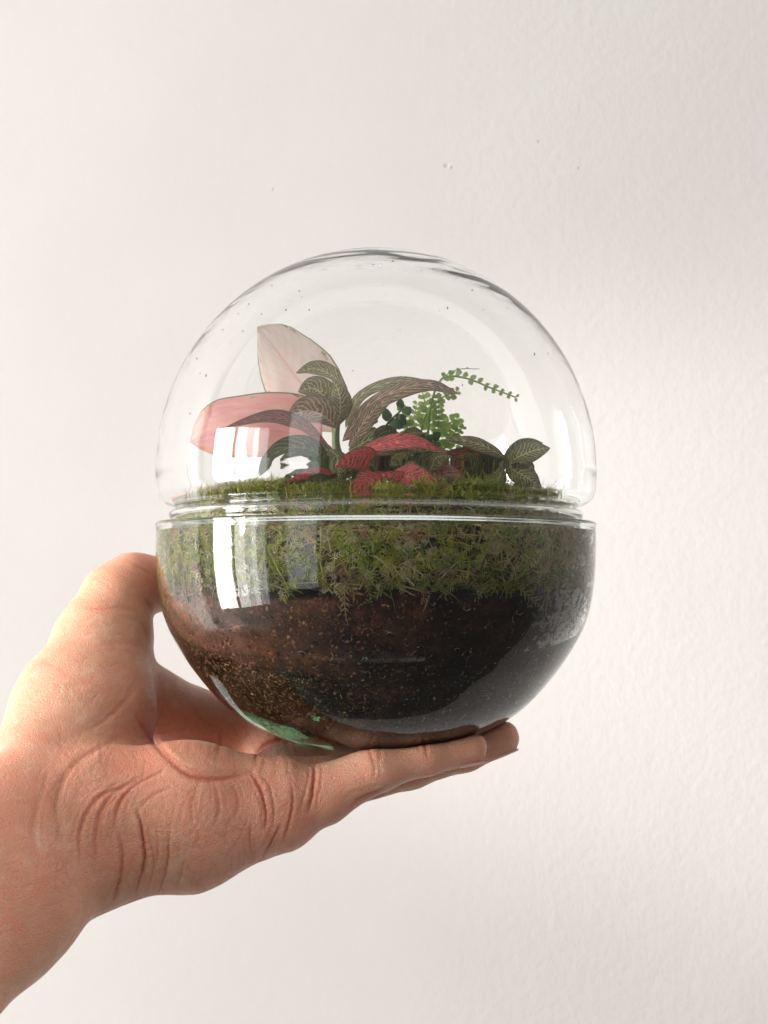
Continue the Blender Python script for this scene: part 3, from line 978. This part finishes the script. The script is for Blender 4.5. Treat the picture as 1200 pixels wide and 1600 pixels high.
    leaf(c, MGP, [(585, 722, -.034), (610, 708, -.036), (640, 704, -.036), (668, 712, -.034)], 16, roll=30, droop=.3, fold=.1, seed=23)
    leaf(c, MD, [(640, 760, -.034), (655, 735, -.036), (682, 722, -.036), (712, 722, -.034)], 17, roll=20, droop=.3, fold=.1, seed=24)
    leaf(c, MRD, [(668, 775, -.036), (690, 762, -.040), (712, 762, -.041), (738, 775, -.040)], 16, roll=15, droop=.3, fold=.1, seed=25)
    leaf(c, MD, [(600, 735, -.03), (585, 730, -.034), (565, 745, -.037), (560, 770, -.037)], 20, roll=15, droop=.3, fold=.1, seed=26)

    # --- nerve plant on the right
    d = empty('nerve_plant', P(775, 795, -0.02))
    tag(d, 'nerve plant on the right with round dark green leaves and pale green veins', 'plant', 'nerve plants with veined leaves')
    tube(d, 'stem', [(768, 800, -.02), (775, 760, -.022), (788, 725, -.024)], .0018, .0011, M_STEM)
    leaf(d, MG, [(790, 728, -.024), (768, 705, -.026), (735, 690, -.028), (694, 686, -.030)], 22, roll=-42, droop=.3, fold=.15, seed=31)
    leaf(d, MG, [(790, 742, -.026), (812, 718, -.032), (835, 704, -.034), (859, 700, -.033)], 24, roll=20, droop=.3, fold=.15, seed=32)
    leaf(d, MD, [(790, 735, -.022), (805, 708, -.022), (825, 694, -.021), (848, 691, -.020)], 18, roll=25, droop=.3, fold=.15, seed=33)
    leaf(d, MG, [(792, 732, -.026), (812, 742, -.032), (830, 754, -.034), (845, 770, -.033)], 21, roll=15, droop=.35, fold=.15, seed=34)
    leaf(d, MG, [(785, 732, -.026), (780, 748, -.032), (772, 762, -.035), (762, 778, -.035)], 20, roll=0, droop=.6, fold=.2, seed=35)
    leaf(d, MD, [(780, 735, -.018), (750, 722, -.014), (722, 712, -.012), (690, 722, -.010)], 20, roll=-35, droop=.3, fold=.2, seed=36)
    leaf(d, MRD, [(770, 745, -.022), (745, 732, -.028), (720, 735, -.032), (700, 757, -.034)], 22, roll=30, droop=.4, fold=.2, seed=37)

    leaf(d, MRD, [(775, 742, -.020), (748, 722, -.024), (718, 716, -.026), (684, 726, -.026)], 19, roll=22, droop=.3, fold=.12, seed=38)
    leaf(d, MD, [(770, 760, -.022), (752, 742, -.028), (738, 738, -.030), (720, 752, -.030)], 22, roll=10, droop=.3, fold=.12, seed=39)
    leaf(d, MD, [(782, 756, -.022), (768, 735, -.026), (752, 722, -.026), (738, 724, -.026)], 20, roll=0, droop=.4, fold=.12, seed=40)
    k = 60
    for (px, py, yy, dx, dy, L, m_) in ((548, 772, -.050, -26, -10, 1, MG), (520, 770, -.046, -24, -16, 1, MD), (655, 768, -.046, 24, -16, 1, MGP), (668, 742, -.038, 22, -20, 1, MG),
                                    (748, 778, -.040, -24, -18, 1, MG), (742, 752, -.034, -10, -26, 1, MD), (800, 776, -.030, 22, -14, .8, MD), (610, 730, -.040, 22, -16, 1, MG),
                                    (570, 750, -.044, 12, -26, 1, MD), (486, 775, -.044, -26, -14, .9, MD), (700, 772, -.044, 6, -26, .9, MGP), (500, 765, -.012, -26, -18, 1.1, MD), (462, 778, -.020, -22, -14, 1, MG), (515, 750, -.008, -30, -24, 1.2, MD), (430, 782, -.020, -16, -16, .9, MD), (490, 790, -.036, -10, -26, 1, MG), (582, 700, -.018, 20, -24, 1.1, MD), (630, 700, -.02, 18, -24, 1, MG)):
        own = d if px > 690 else (b if px < 560 else c)
        leaf(own, m_, [(px, py, yy), (px + dx * .5 * L, py + dy * .75 * L, yy - .003), (px + dx * 1.1 * L, py + dy * 1.05 * L, yy - .004), (px + dx * 1.8 * L, py + dy * .95 * L, yy - .003)],
             random.uniform(11, 15) * L, roll=random.uniform(0, 45), droop=random.uniform(.1, .4), fold=.08, seed=k, shape=(random.uniform(.75, .95), random.uniform(.8, 1.1)), wave=.05)
        k += 1
    # --- fern
    e = empty('fern', P(665, 790, 0.015))
    tag(e, 'light green fern with small round leaflets, one frond arching to the right', 'fern')
    def leaflet(parent, p, dirv, nrm, L, wd, mat, seed):
        s = dirv.cross(nrm).normalized(); V = []; F = []
        n = 10
        V.append(tuple(p))
        for k in range(n):
            t = 2 * PI * k / n
            x = (1 - math.cos(t)) / 2; y = math.sin(t) * 0.5
            r = 1 + 0.08 * math.sin(3 * t + seed)
            V.append(tuple(p + dirv * (L * x * r) + s * (wd * y * r) + nrm * (L * 0.12 * math.sin(PI * x))))
        V.append(tuple(p + dirv * L * .5 + nrm * L * .16))
        m = n + 1
        for k in range(n):
            F.append((m, 1 + k, 1 + (k + 1) % n))
        V = V[1:]; F = [tuple(i - 1 for i in f) for f in F]
        return mesh_obj('leaflet', V, F, mat, parent)
    def frond(mids, nl, L, mat, fan=1.0, rstem=.0006, start=.15, nrm=Vector((0, -1, .25))):
        st = tube(e, 'frond', mids, rstem, rstem * .5, mat, n=20, k=6)
        pts = [P(*m) for m in mids]
        nrm = nrm.normalized()
        for k in range(nl):
            u = start + (1 - start) * k / (nl - 1)
            p = bez(pts, u)
            tg = (bez(pts, min(1, u + .03)) - bez(pts, max(0, u - .03))).normalized()
            sd = tg.cross(nrm).normalized()
            for sg in (1, -1):
                if random.random() < .06: continue
                dv = (sd * sg * fan + tg * 0.45 + nrm * random.uniform(-.3, .35)).normalized()
                nn = (nrm + sd * random.uniform(-.4, .4) + tg * random.uniform(-.3, .3))
                nn = (nn - dv * nn.dot(dv)).normalized()
                ll = L * (1 - 0.35 * abs(2 * u - 1.1)) * random.uniform(.8, 1.15)
                leaflet(st, p + dv * .0002, dv, nn, ll, ll * .8, mat, k)
    MF2 = mat_plain('young_fern_leaflet', (0.34, 0.48, 0.11), 0.5, 0.5)
    frond([(668, 700, .01), (672, 640, .008), (690, 592, .006), (725, 590, .004), (765, 605, .002), (806, 621, .0)], 11, .0031, MFERN, .9, start=.42, nrm=Vector((0, -1, .5)))
    frond([(690, 593, .006), (703, 582, .006), (722, 576, .006), (746, 576, .006)], 4, .0016, MFERN, .6, rstem=.0003, start=.3, nrm=Vector((0, -.5, 1)))
    frond([(660, 760, .01), (655, 700, .012), (665, 650, .012), (690, 622, .010), (714, 612, .008)], 10, .0040, MFERN)
    frond([(668, 760, .012), (675, 710, .018), (690, 670, .022), (715, 655, .024)], 9, .0042, MF2)
    frond([(660, 760, .01), (650, 720, .008), (640, 680, .004), (628, 640, .0)], 9, .0040, MFERN)
    frond([(665, 760, .01), (668, 700, .016), (668, 650, .018), (660, 612, .018)], 10, .0042, MF2)
    frond([(675, 760, .01), (690, 715, .008), (705, 685, .006), (716, 665, .004)], 8, .0038, MFERN)
    for mids, nl, L_ in (([(672, 770, .016), (690, 715, .022), (706, 690, .026), (722, 668, .028)], 9, .0034), ([(655, 765, .018), (640, 705, .022), (645, 660, .024), (652, 632, .022)], 10, .0034),
                         ([(662, 765, .012), (680, 700, .014), (686, 655, .014), (684, 622, .012)], 11, .0036), ([(650, 765, .012), (628, 715, .014), (612, 690, .014), (596, 676, .012)], 9, .0036),
                         ([(670, 770, .004), (700, 722, .002), (722, 705, .0), (742, 702, .0)], 7, .0032)):
        frond(mids, nl, L_, random.choice((MF2, MFERN)), rstem=.0004, fan=random.uniform(.7, 1.1))
    # dark leathery fern fronds between the nerve plant and the light fern
    e = empty('fern', P(600, 790, 0.012))
    tag(e, 'dark green fern with jagged leaflets behind the red veined leaves', 'fern')
    frond([(590, 770, .01), (585, 720, .008), (600, 670, .004), (628, 640, .0)], 8, .0070, MFERND, start=.2, rstem=.0008)
    frond([(600, 770, .01), (615, 730, .010), (645, 700, .008), (680, 690, .004)], 8, .0065, MFERND, start=.2, rstem=.0008)
    frond([(585, 770, .006), (575, 735, .004), (570, 700, .002), (575, 660, .0)], 7, .0065, MFERND, start=.2, rstem=.0008)
    frond([(600, 780, .0), (640, 745, -.006), (680, 735, -.01), (715, 745, -.012)], 8, .0060, MFERND, start=.2, rstem=.0008)
    frond([(570, 780, -.006), (540, 750, -.01), (500, 742, -.014), (455, 755, -.016)], 8, .0055, MFERND, start=.2, rstem=.0008)
    # dry hairs standing out of the moss
    for i, mids in enumerate(([(298, 800, -.0), (294, 785, -.0), (299, 768, -.0), (292, 742, -.0)], [(845, 785, -.01), (858, 772, -.01), (871, 752, -.01)], [(848, 763, -.01), (856, 763, -.01), (863, 762, -.01)], [(867, 815, -.008), (867, 795, -.008), (868, 773, -.008)], [(783, 775, -.04), (790, 768, -.04), (788, 756, -.04)])):
        h = tube(None, 'plant_hair', mids, .00011, .00006, M_BROWNSTEM, n=10, k=4)
        h['label'] = ('thin dry hair standing up from the moss at the far left', 'thin dry hair leaning out of the moss at the far right', 'short level hair crossing the leaning one at the right', 'short upright hair against the glass at the far right', 'tiny curled hair under the right nerve plant')[i]
        h['category'] = 'plant hair'
        h['group'] = 'dry hairs sticking out of the moss'
build_plants()

# ------------------------------------------------------------------ the hand
def build_hand():
    # primitives: (a, b, (in-plane radius a, b), (depth radius a, b)) with pixels of the photograph
    prims = [
        # forearm and wrist
        ((-200, 1590, -.125), (-32, 1392, -.085), (148, 147), (105, 100)),
        ((-32, 1392, -.085), (105, 1275, -.052), (147, 142), (100, 92)),
        # heel of the hand, little finger side
        ((165, 1285, -.050), (300, 1275, -.046), (118, 104), (95, 80)),
        ((300, 1275, -.046), (440, 1256, -.042), (104, 72), (80, 62)),
        # middle of the palm
        ((120, 1225, -.030), (330, 1240, -.014), (85, 46), (95, 90)),
        ((330, 1240, -.012), (450, 1230, -.006), (42, 38), (100, 105)),
        # ball of the thumb
        ((90, 1185, -.030), (132, 1105, -.012), (98, 102), (85, 88)),
        ((132, 1105, -.012), (163, 1000, .010), (102, 72), (86, 70)),
        # thumb
        ((160, 1000, .010), (184, 935, .018), (72, 53), (64, 52)),
        ((184, 935, .018), (208, 914, .024), (53, 45), (50, 46)),
        ((208, 914, .024), (264, 912, .036), (46, 42), (44, 40)),
        # web to the index finger
        ((195, 1080, .012), (300, 1128, .038), (62, 48), (60, 60)),
        ((300, 1128, .038), (430, 1150, .045), (48, 42), (55, 42)),
        # little finger
        ((440, 1256, -.042), (505, 1242, -.042), (64, 44), (55, 42)),
        ((505, 1242, -.042), (590, 1199, -.040), (43, 35), (42, 37)),
        ((590, 1199, -.040), (665, 1178, -.036), (35, 31), (37, 33)),
        ((665, 1178, -.036), (733, 1168, -.032), (31, 27.5), (33, 29)),
        # ring finger
        ((440, 1235, -.022), (520, 1225, -.018), (50, 42), (50, 42)),
        ((520, 1225, -.018), (640, 1196, -.014), (40, 34), (42, 38)),
        ((640, 1196, -.014), (725, 1172, -.010), (34, 31), (38, 34)),
        ((725, 1172, -.010), (783, 1153, -.007), (31, 28), (34, 29)),
        # middle finger
        ((440, 1210, .004), (530, 1205, .010), (46, 40), (46, 42)),
        ((530, 1205, .010), (640, 1186, .014), (40, 34), (42, 36)),
        ((640, 1186, .014), (735, 1158, .016), (34, 28), (36, 30)),
        # index finger
        ((430, 1165, .034), (520, 1178, .036), (42, 38), (42, 38)),
        ((520, 1178, .036), (620, 1170, .038), (36, 32), (38, 34)),
        ((620, 1170, .038), (700, 1145, .038), (32, 27), (34, 29)),
    ]
    h = 0.00112
    lo = np.array([-0.235, -0.20, -0.235]); hi = np.array([0.075, 0.085, 0.012])
    nx, ny, nz = (np.ceil((hi - lo) / h).astype(int) + 1)
    gx = lo[0] + h * np.arange(nx); gy = lo[1] + h * np.arange(ny); gz = lo[2] + h * np.arange(nz)
    X, Y, Z = np.meshgrid(gx.astype(np.float32), gy.astype(np.float32), gz.astype(np.float32), indexing='ij')
    d = np.full(X.shape, 1.0, np.float32)
    for idx, (a, b, ru, rw) in enumerate(prims):
        A = np.array(P(*a)); B = np.array(P(*b))
        sa, sb = SC(a[2]), SC(b[2])
        ru = (ru[0] * sa, ru[1] * sb); rw = (rw[0] * sa, rw[1] * sb)
        ax = B - A; L = np.linalg.norm(ax); ax = ax / L
        wv = np.array([0, 1, 0]) - ax * ax[1]; wv /= np.linalg.norm(wv)
        uv = np.cross(ax, wv)
        m = max(max(ru), max(rw)) + 0.016
        bl = np.minimum(A, B) - m; bh = np.maximum(A, B) + m
        i0 = np.clip(((bl - lo) / h).astype(int), 0, None); i1 = np.minimum(((bh - lo) / h).astype(int) + 1, [nx, ny, nz])
        if (i1 <= i0).any(): continue
        sl = tuple(slice(i0[k], i1[k]) for k in range(3))
        px, py, pz = X[sl] - A[0], Y[sl] - A[1], Z[sl] - A[2]
        t = px * ax[0] + py * ax[1] + pz * ax[2]
        tc = np.clip(t, 0, L); f = tc / L
        U = ru[0] + (ru[1] - ru[0]) * f; W = rw[0] + (rw[1] - rw[0]) * f
        du = px * uv[0] + py * uv[1] + pz * uv[2]
        dw = px * wv[0] + py * wv[1] + pz * wv[2]
        dt = t - tc
        mn = np.minimum(U, W)
        q = np.sqrt((du / U) ** 2 + (dw / W) ** 2 + (dt / mn) ** 2)
        dd = (q - 1) * mn
        k = 0.009 if idx < 8 else 0.006
        if idx >= 13: k = 0.0035
        if idx in (17, 21, 24): k = 0.007
        # fingers must not melt into each other: only blend within a finger or with the palm
        cur = d[sl]
        hh = np.clip(0.5 + 0.5 * (cur - dd) / k, 0, 1)
        d[sl] = cur * (1 - hh) + dd * hh - k * hh * (1 - hh)
    # the flesh gives way where it touches the bowl
    Rr = np.sqrt(X ** 2 + Y ** 2)
    ro = np.interp(gz, _outp[:, 1], _outp[:, 0]).astype(np.float32)
    bd = Rr - ro[None, None, :]
    zb = zz(1161)
    slope = np.gradient(ro, h); slope = 1 / np.sqrt(1 + np.clip(slope, -6, 6) ** 2)
    bd = bd * slope[None, None, :]
    bd = np.where(Z < zb, np.maximum(bd, 0) + (zb - Z), bd)
    bd = np.where((Z < zb + 0.004) & (Rr < 0.03), zb - Z + 0 * bd, bd)
    cut = -(bd - 0.0003)
    k = 0.002
    hh = np.clip(0.5 - 0.5 * (d - cut) / k, 0, 1)
    d = d * (1 - hh) + cut * hh + k * hh * (1 - hh)
    V, F = surface_nets(d, lo, h)
    # keep the biggest piece only
    V = smooth_mesh(V, F, 8)
    o = np_mesh('person', V, F, M_SKIN)
    md = o.modifiers.new('s', 'SUBSURF'); md.levels = 1; md.render_levels = 1
    dg = bpy.context.evaluated_depsgraph_get()
    me = bpy.data.meshes.new_from_object(o.evaluated_get(dg))
    o.modifiers.clear(); old = o.data; o.data = me; bpy.data.meshes.remove(old)
    me.name = 'person'
    n = len(me.vertices)
    V = np.zeros(n * 3); me.vertices.foreach_get('co', V); V = V.reshape(-1, 3)
    N = np.zeros(n * 3); me.vertex_normals.foreach_get('vector', N); N = N.reshape(-1, 3)
    # project to the photograph to lay the creases
    c, s = math.cos(PITCH), math.sin(PITCH)
    R = V - np.array(CAM)
    fwd = R[:, 1] * c + R[:, 2] * s; up = -R[:, 1] * s + R[:, 2] * c
    PX = 600 + FPX * R[:, 0] / fwd; PY = 800 - FPX * up / fwd
    face = -(N * R).sum(1) / np.linalg.norm(R, axis=1)
    front = np.clip(face * 4 + 0.6, 0, 1)
    disp = np.zeros(n); red = np.zeros(n); dark = np.zeros(n)
    creases = [  # points, width px, depth mm, redness, darkness
        ([(214, 1262), (221, 1290), (226, 1325), (225, 1350), (213, 1390)], 4.0, 1.9, .8, .5),
        ([(186, 1300), (192, 1335), (188, 1375), (174, 1412)], 4.0, 1.5, .5, .25),
        ([(264, 1290), (263, 1330), (257, 1370), (245, 1402)], 3.5, 1.2, .5, .3),
        ([(244, 1280), (247, 1320), (243, 1360)], 3, .7, .4, .1),
        ([(290, 1330), (284, 1365), (276, 1388)], 3, .6, .2, .1),
        ([(205, 1228), (160, 1242), (136, 1272), (124, 1310), (128, 1350)], 6, 1.5, .5, .05),
        ([(222, 1215), (182, 1236), (158, 1268), (150, 1310), (150, 1345)], 5.5, 1.4, .6, .1),
        ([(255, 1205), (210, 1228), (186, 1258), (178, 1300)], 5, 1.3, .7, .15),
        ([(270, 1230), (235, 1245), (214, 1270)], 4, .7, .5, .1),
        ([(190, 1150), (130, 1185), (95, 1230), (85, 1280)], 8, 1.2, .35, 0),
        ([(100, 1205), (90, 1260), (100, 1320)], 9, 1.0, .15, 0),
        ([(62, 1240), (52, 1300), (60, 1360)], 10, 1.0, .15, 0),
        ([(225, 1140), (262, 1185), (300, 1212), (350, 1216), (392, 1205)], 7, 1.8, .8, .25),
        ([(205, 1110), (232, 1150), (258, 1185)], 6, .9, .7, .1),
        ([(392, 1206), (407, 1235), (415, 1265), (414, 1297)], 3.6, 1.7, 1.0, .8),
        ([(492, 1196), (490, 1220), (487, 1245), (481, 1270)], 4.0, 2.2, 1.0, .8),
        ([(455, 1225), (457, 1252), (451, 1284), (442, 1314)], 3.4, .9, .8, .4),
        ([(438, 1286), (428, 1308), (408, 1342)], 3.2, .8, .7, .4),
        ([(392, 1280), (390, 1310), (394, 1340)], 3.2, .5, .4, .15),
        ([(335, 1225), (342, 1260), (335, 1290)], 5, .8, .5, .05),
        ([(362, 1225), (372, 1250), (366, 1280)], 5, .7, .6, .05),
        ([(310, 1225), (300, 1255), (302, 1290)], 5, .7, .5, .05),
        ([(398, 1190), (405, 1172), (424, 1158), (450, 1152)], 4.5, 1.4, .8, .4),
        ([(342, 1140), (344, 1160), (337, 1186)], 6, 1.0, .5, .15),
        ([(300, 1105), (318, 1125), (345, 1140)], 6, .8, .4, .1),
        ([(574, 1166), (580, 1180), (585, 1198), (584, 1215)], 3.6, .9, .5, .2),
        ([(591, 1164), (594, 1180), (592, 1195)], 3, .5, .4, .1),
        ([(660, 1152), (665, 1168), (667, 1184)], 3.2, .7, .5, .2),
        ([(545, 1262), (565, 1245), (590, 1236), (608, 1226)], 3.5, .9, .3, .3),
        ([(560, 1262), (585, 1247), (606, 1238)], 2.5, .7, .3, .3),
        ([(126, 948), (160, 951), (190, 948), (216, 956)], 4.5, .7, .4, .1),
        ([(150, 1010), (190, 1006), (226, 1012)], 5, .4, .2, 0),
        ([(212, 880), (224, 890), (243, 900)], 4, .8, .7, .2),
        ([(222, 930), (232, 945), (238, 962)], 5, .9, .6, .2),
        ([(212, 960), (226, 985), (234, 1010)], 5, .6, .4, .1),
        ([(90, 1078), (140, 1068), (185, 1084)], 7, .5, .15, 0),
        ([(80, 1095), (130, 1088), (170, 1105)], 6, .35, .15, 0),
        ([(215, 1060), (190, 1100), (150, 1135), (105, 1155)], 9, .8, .2, 0),
        ([(232, 1050), (240, 1090), (232, 1130)], 9, 1.2, .3, 0),
    ]
    more = []
    for pts, wd, dep, rd, dk in creases:
        for q in range(2):
            ox, oy = random.uniform(-13, 13), random.uniform(-9, 9)
            more.append(([(a + ox + random.uniform(-3, 3), b + oy + random.uniform(-4, 4)) for a, b in pts], wd * 0.55, dep * 0.38, rd * .4, dk * .3))
    # short cross lines all over the palm and wrist
    for q in range(260):
        a = random.uniform(60, 470); b = random.uniform(1130, 1390)
        an = random.gauss(1.35, 0.55); L = random.uniform(12, 38); bend = random.uniform(-.5, .5)
        more.append(([(a + math.cos(an + bend * t_) * L * t_, b + math.sin(an + bend * t_) * L * t_) for t_ in (-1, -.3, .4, 1)], random.uniform(1.6, 2.6), random.uniform(.12, .32), .2, .06))
    for q in range(60):
        a = random.uniform(90, 230); b = random.uniform(900, 1130)
        an = random.gauss(0.1, 0.5); L = random.uniform(10, 26)
        more.append(([(a + math.cos(an) * L * t_, b + math.sin(an) * L * t_ + 3 * t_ * t_) for t_ in (-1, -.3, .4, 1)], random.uniform(1.5, 2.4), random.uniform(.08, .2), .15, .04))
    for pts, wd, dep, rd, dk in creases + more:
        P2 = np.array(pts, float)
        # a little irregularity along the crease
        cur = [Vector((a, b, 0)) for a, b in pts]
        fine = np.array([list(bez(cur, u))[:2] for u in np.linspace(0, 1, 28)])
        fine += rng.normal(0, 0.5, fine.shape)
        lo2 = fine.min(0) - wd * 5; hi2 = fine.max(0) + wd * 5
        sel = np.where((PX > lo2[0]) & (PX < hi2[0]) & (PY > lo2[1]) & (PY < hi2[1]) & (face > -0.2))[0]
        if len(sel) == 0: continue
        q = np.c_[PX[sel], PY[sel]]
        wd = max(1.5, wd * 0.5); best = np.full(len(sel), 1e9); par = np.zeros(len(sel))
        for i in range(len(fine) - 1):
            a, b = fine[i], fine[i + 1]
            ab = b - a; t = np.clip(((q - a) @ ab) / (ab @ ab + 1e-9), 0, 1)
            dd = np.linalg.norm(q - (a + t[:, None] * ab), axis=1)
            m = dd < best; best[m] = dd[m]; par[m] = (i + t[m]) / (len(fine) - 1)
        taper = np.sin(PI * np.clip(par, 0.03, 0.97)) ** 0.5
        g = np.exp(-(best / wd) ** 2) * taper
        bul = np.exp(-((best - wd * 3.6) / (wd * 2.6)) ** 2) * taper
        disp[sel] += (-g * dep * 0.34 + bul * dep * 0.10) * 1e-3 * front[sel]
        red[sel] = np.maximum(red[sel], np.exp(-(best / (wd * 2.6)) ** 2) * taper * rd * front[sel])
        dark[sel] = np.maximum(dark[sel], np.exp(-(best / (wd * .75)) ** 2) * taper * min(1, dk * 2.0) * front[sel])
    # broad redness where hands are red: heel, finger pads, base of the thumb
    for (px, py, r, k) in ((215, 1185, 55, .5), (40, 1245, 60, .35), (270, 1290, 45, .25), (370, 1240, 40, .3), (235, 900, 28, .6), (460, 1270, 40, .35), (745, 1165, 25, .25), (330, 1150, 60, .35), (60, 1400, 80, .12)):
        red = np.maximum(red, k * np.exp(-((PX - px) ** 2 + (PY - py) ** 2) / (2 * r * r)))
    # tendons and veins of the wrist
    V = V + N * disp[:, None]
    me.vertices.foreach_set('co', V.ravel()); me.update()
    vcol(o, 'red', np.c_[np.clip(red, 0, 1), np.clip(dark, 0, 1), np.zeros(n)])
    me.polygons.foreach_set('use_smooth', np.ones(len(me.polygons), bool))
    if not me.materials: me.materials.append(M_SKIN)
    tag(o, 'bare left hand and forearm, palm up, holding the glass bowl on its fingers', 'person')
    # nails of the two fingertips in view, seen from their edges under the tips
    for a, b, rr in (((712, 1172, -.0335), (757, 1166, -.0315), 28.5), ((764, 1159, -.0085), (806, 1147, -.0065), 28.5)):
        A, B = P(*a), P(*b); ax = (B - A).normalized(); L = (B - A).length
        dn = Vector((0.1, 0.30, -0.95)); dn = (dn - ax * dn.dot(ax)).normalized(); sd = ax.cross(dn)
        NV = []; NF = []; m = 14; q = 10; R0 = rr * SC(a[2])
        for layer in (0, 1):
            for i in range(m + 1):
                u = i / m
                half = 1.02 * (1 if u < .75 else math.sqrt(max(0.12, 1 - ((u - .75) / .27) ** 2)))
                rad_ = R0 * (1.005 - 0.13 * u * u) + (0.00022 if layer == 0 else -0.0001)
                for j in range(q + 1):
                    t = -half + 2 * half * j / q
                    NV.append(tuple(A + ax * (L * u * 0.96) + (dn * math.cos(t) * 0.93 + sd * math.sin(t)) * rad_))
        n1 = (m + 1) * (q + 1)
        for i in range(m):
            for j in range(q):
                k = i * (q + 1) + j
                NF.append((k, k + 1, k + q + 2, k + q + 1)); NF.append((n1 + k, n1 + k + q + 1, n1 + k + q + 2, n1 + k + 1))
        for i in range(m):
            for j in (0, q):
                k = i * (q + 1) + j; NF.append((k, k + q + 1, n1 + k + q + 1, n1 + k))
        for j in range(q):
            k = m * (q + 1) + j; NF.append((k, k + 1, n1 + k + 1, n1 + k))
        mesh_obj('fingernail', NV, NF, M_NAIL, o)
    return o

def smooth_mesh(V, F, it):
    n = len(V)
    e = np.vstack([F[:, [0, 1]], F[:, [1, 2]], F[:, [2, 3]], F[:, [3, 0]]])
    for k in range(it):
        s = np.zeros((n, 3)); c = np.zeros(n)
        np.add.at(s, e[:, 0], V[e[:, 1]]); np.add.at(s, e[:, 1], V[e[:, 0]])
        np.add.at(c, e[:, 0], 1); np.add.at(c, e[:, 1], 1)
        lam = 0.55 if k % 2 == 0 else -0.5
        V = V + lam * (s / c[:, None] - V)
    return V

def surface_nets(d, lo, h):
    inside = d < 0
    nx, ny, nz = d.shape
    # cells that straddle the surface
    cs = np.zeros((nx - 1, ny - 1, nz - 1), np.int8)
    for i in (0, 1):
        for j in (0, 1):
            for k in (0, 1):
                cs += inside[i:nx - 1 + i, j:ny - 1 + j, k:nz - 1 + k]
    act = (cs > 0) & (cs < 8)
    I, J, K = np.where(act)
    vid = np.full(act.shape, -1, np.int64); vid[I, J, K] = np.arange(len(I))
    acc = np.zeros((len(I), 3)); cnt = np.zeros(len(I))
    corners = [(i, j, k) for i in (0, 1) for j in (0, 1) for k in (0, 1)]
    for a in corners:
        for ax in range(3):
            if a[ax] == 1: continue
            b = list(a); b[ax] = 1
            da = d[I + a[0], J + a[1], K + a[2]]; db = d[I + b[0], J + b[1], K + b[2]]
            m = (da < 0) != (db < 0)
            t = np.where(m, da / np.where(m, da - db, 1), 0)
            p = np.array(a, float)[None, :] + np.zeros((len(I), 3))
            p[:, ax] += t
            acc[m] += p[m]; cnt[m] += 1
    V = lo + h * (np.c_[I, J, K] + acc / cnt[:, None])
    quads = []
    for ax in range(3):
        o1, o2 = [k for k in range(3) if k != ax]
        sl0 = [slice(1, -1)] * 3; sl0[ax] = slice(0, -1)
        sl1 = [slice(1, -1)] * 3; sl1[ax] = slice(1, None)
        A = inside[tuple(sl0)]; B = inside[tuple(sl1)]
        ch = A != B
        idx = np.array(np.where(ch)).T
        off = np.ones(3, int); off[ax] = 0
        base = idx + off
        def g(x, y):
            q = base.copy(); q[:, o1] += x; q[:, o2] += y
            return vid[q[:, 0], q[:, 1], q[:, 2]]
        Q = np.c_[g(-1, -1), g(0, -1), g(0, 0), g(-1, 0)]
        flip = A[tuple(idx.T)]
        if ax == 1: flip = ~flip
        Q[~flip] = Q[~flip][:, ::-1]
        quads.append(Q)
    F = np.vstack(quads)
    F = F[(F >= 0).all(1)]
    return V, F

build_hand()
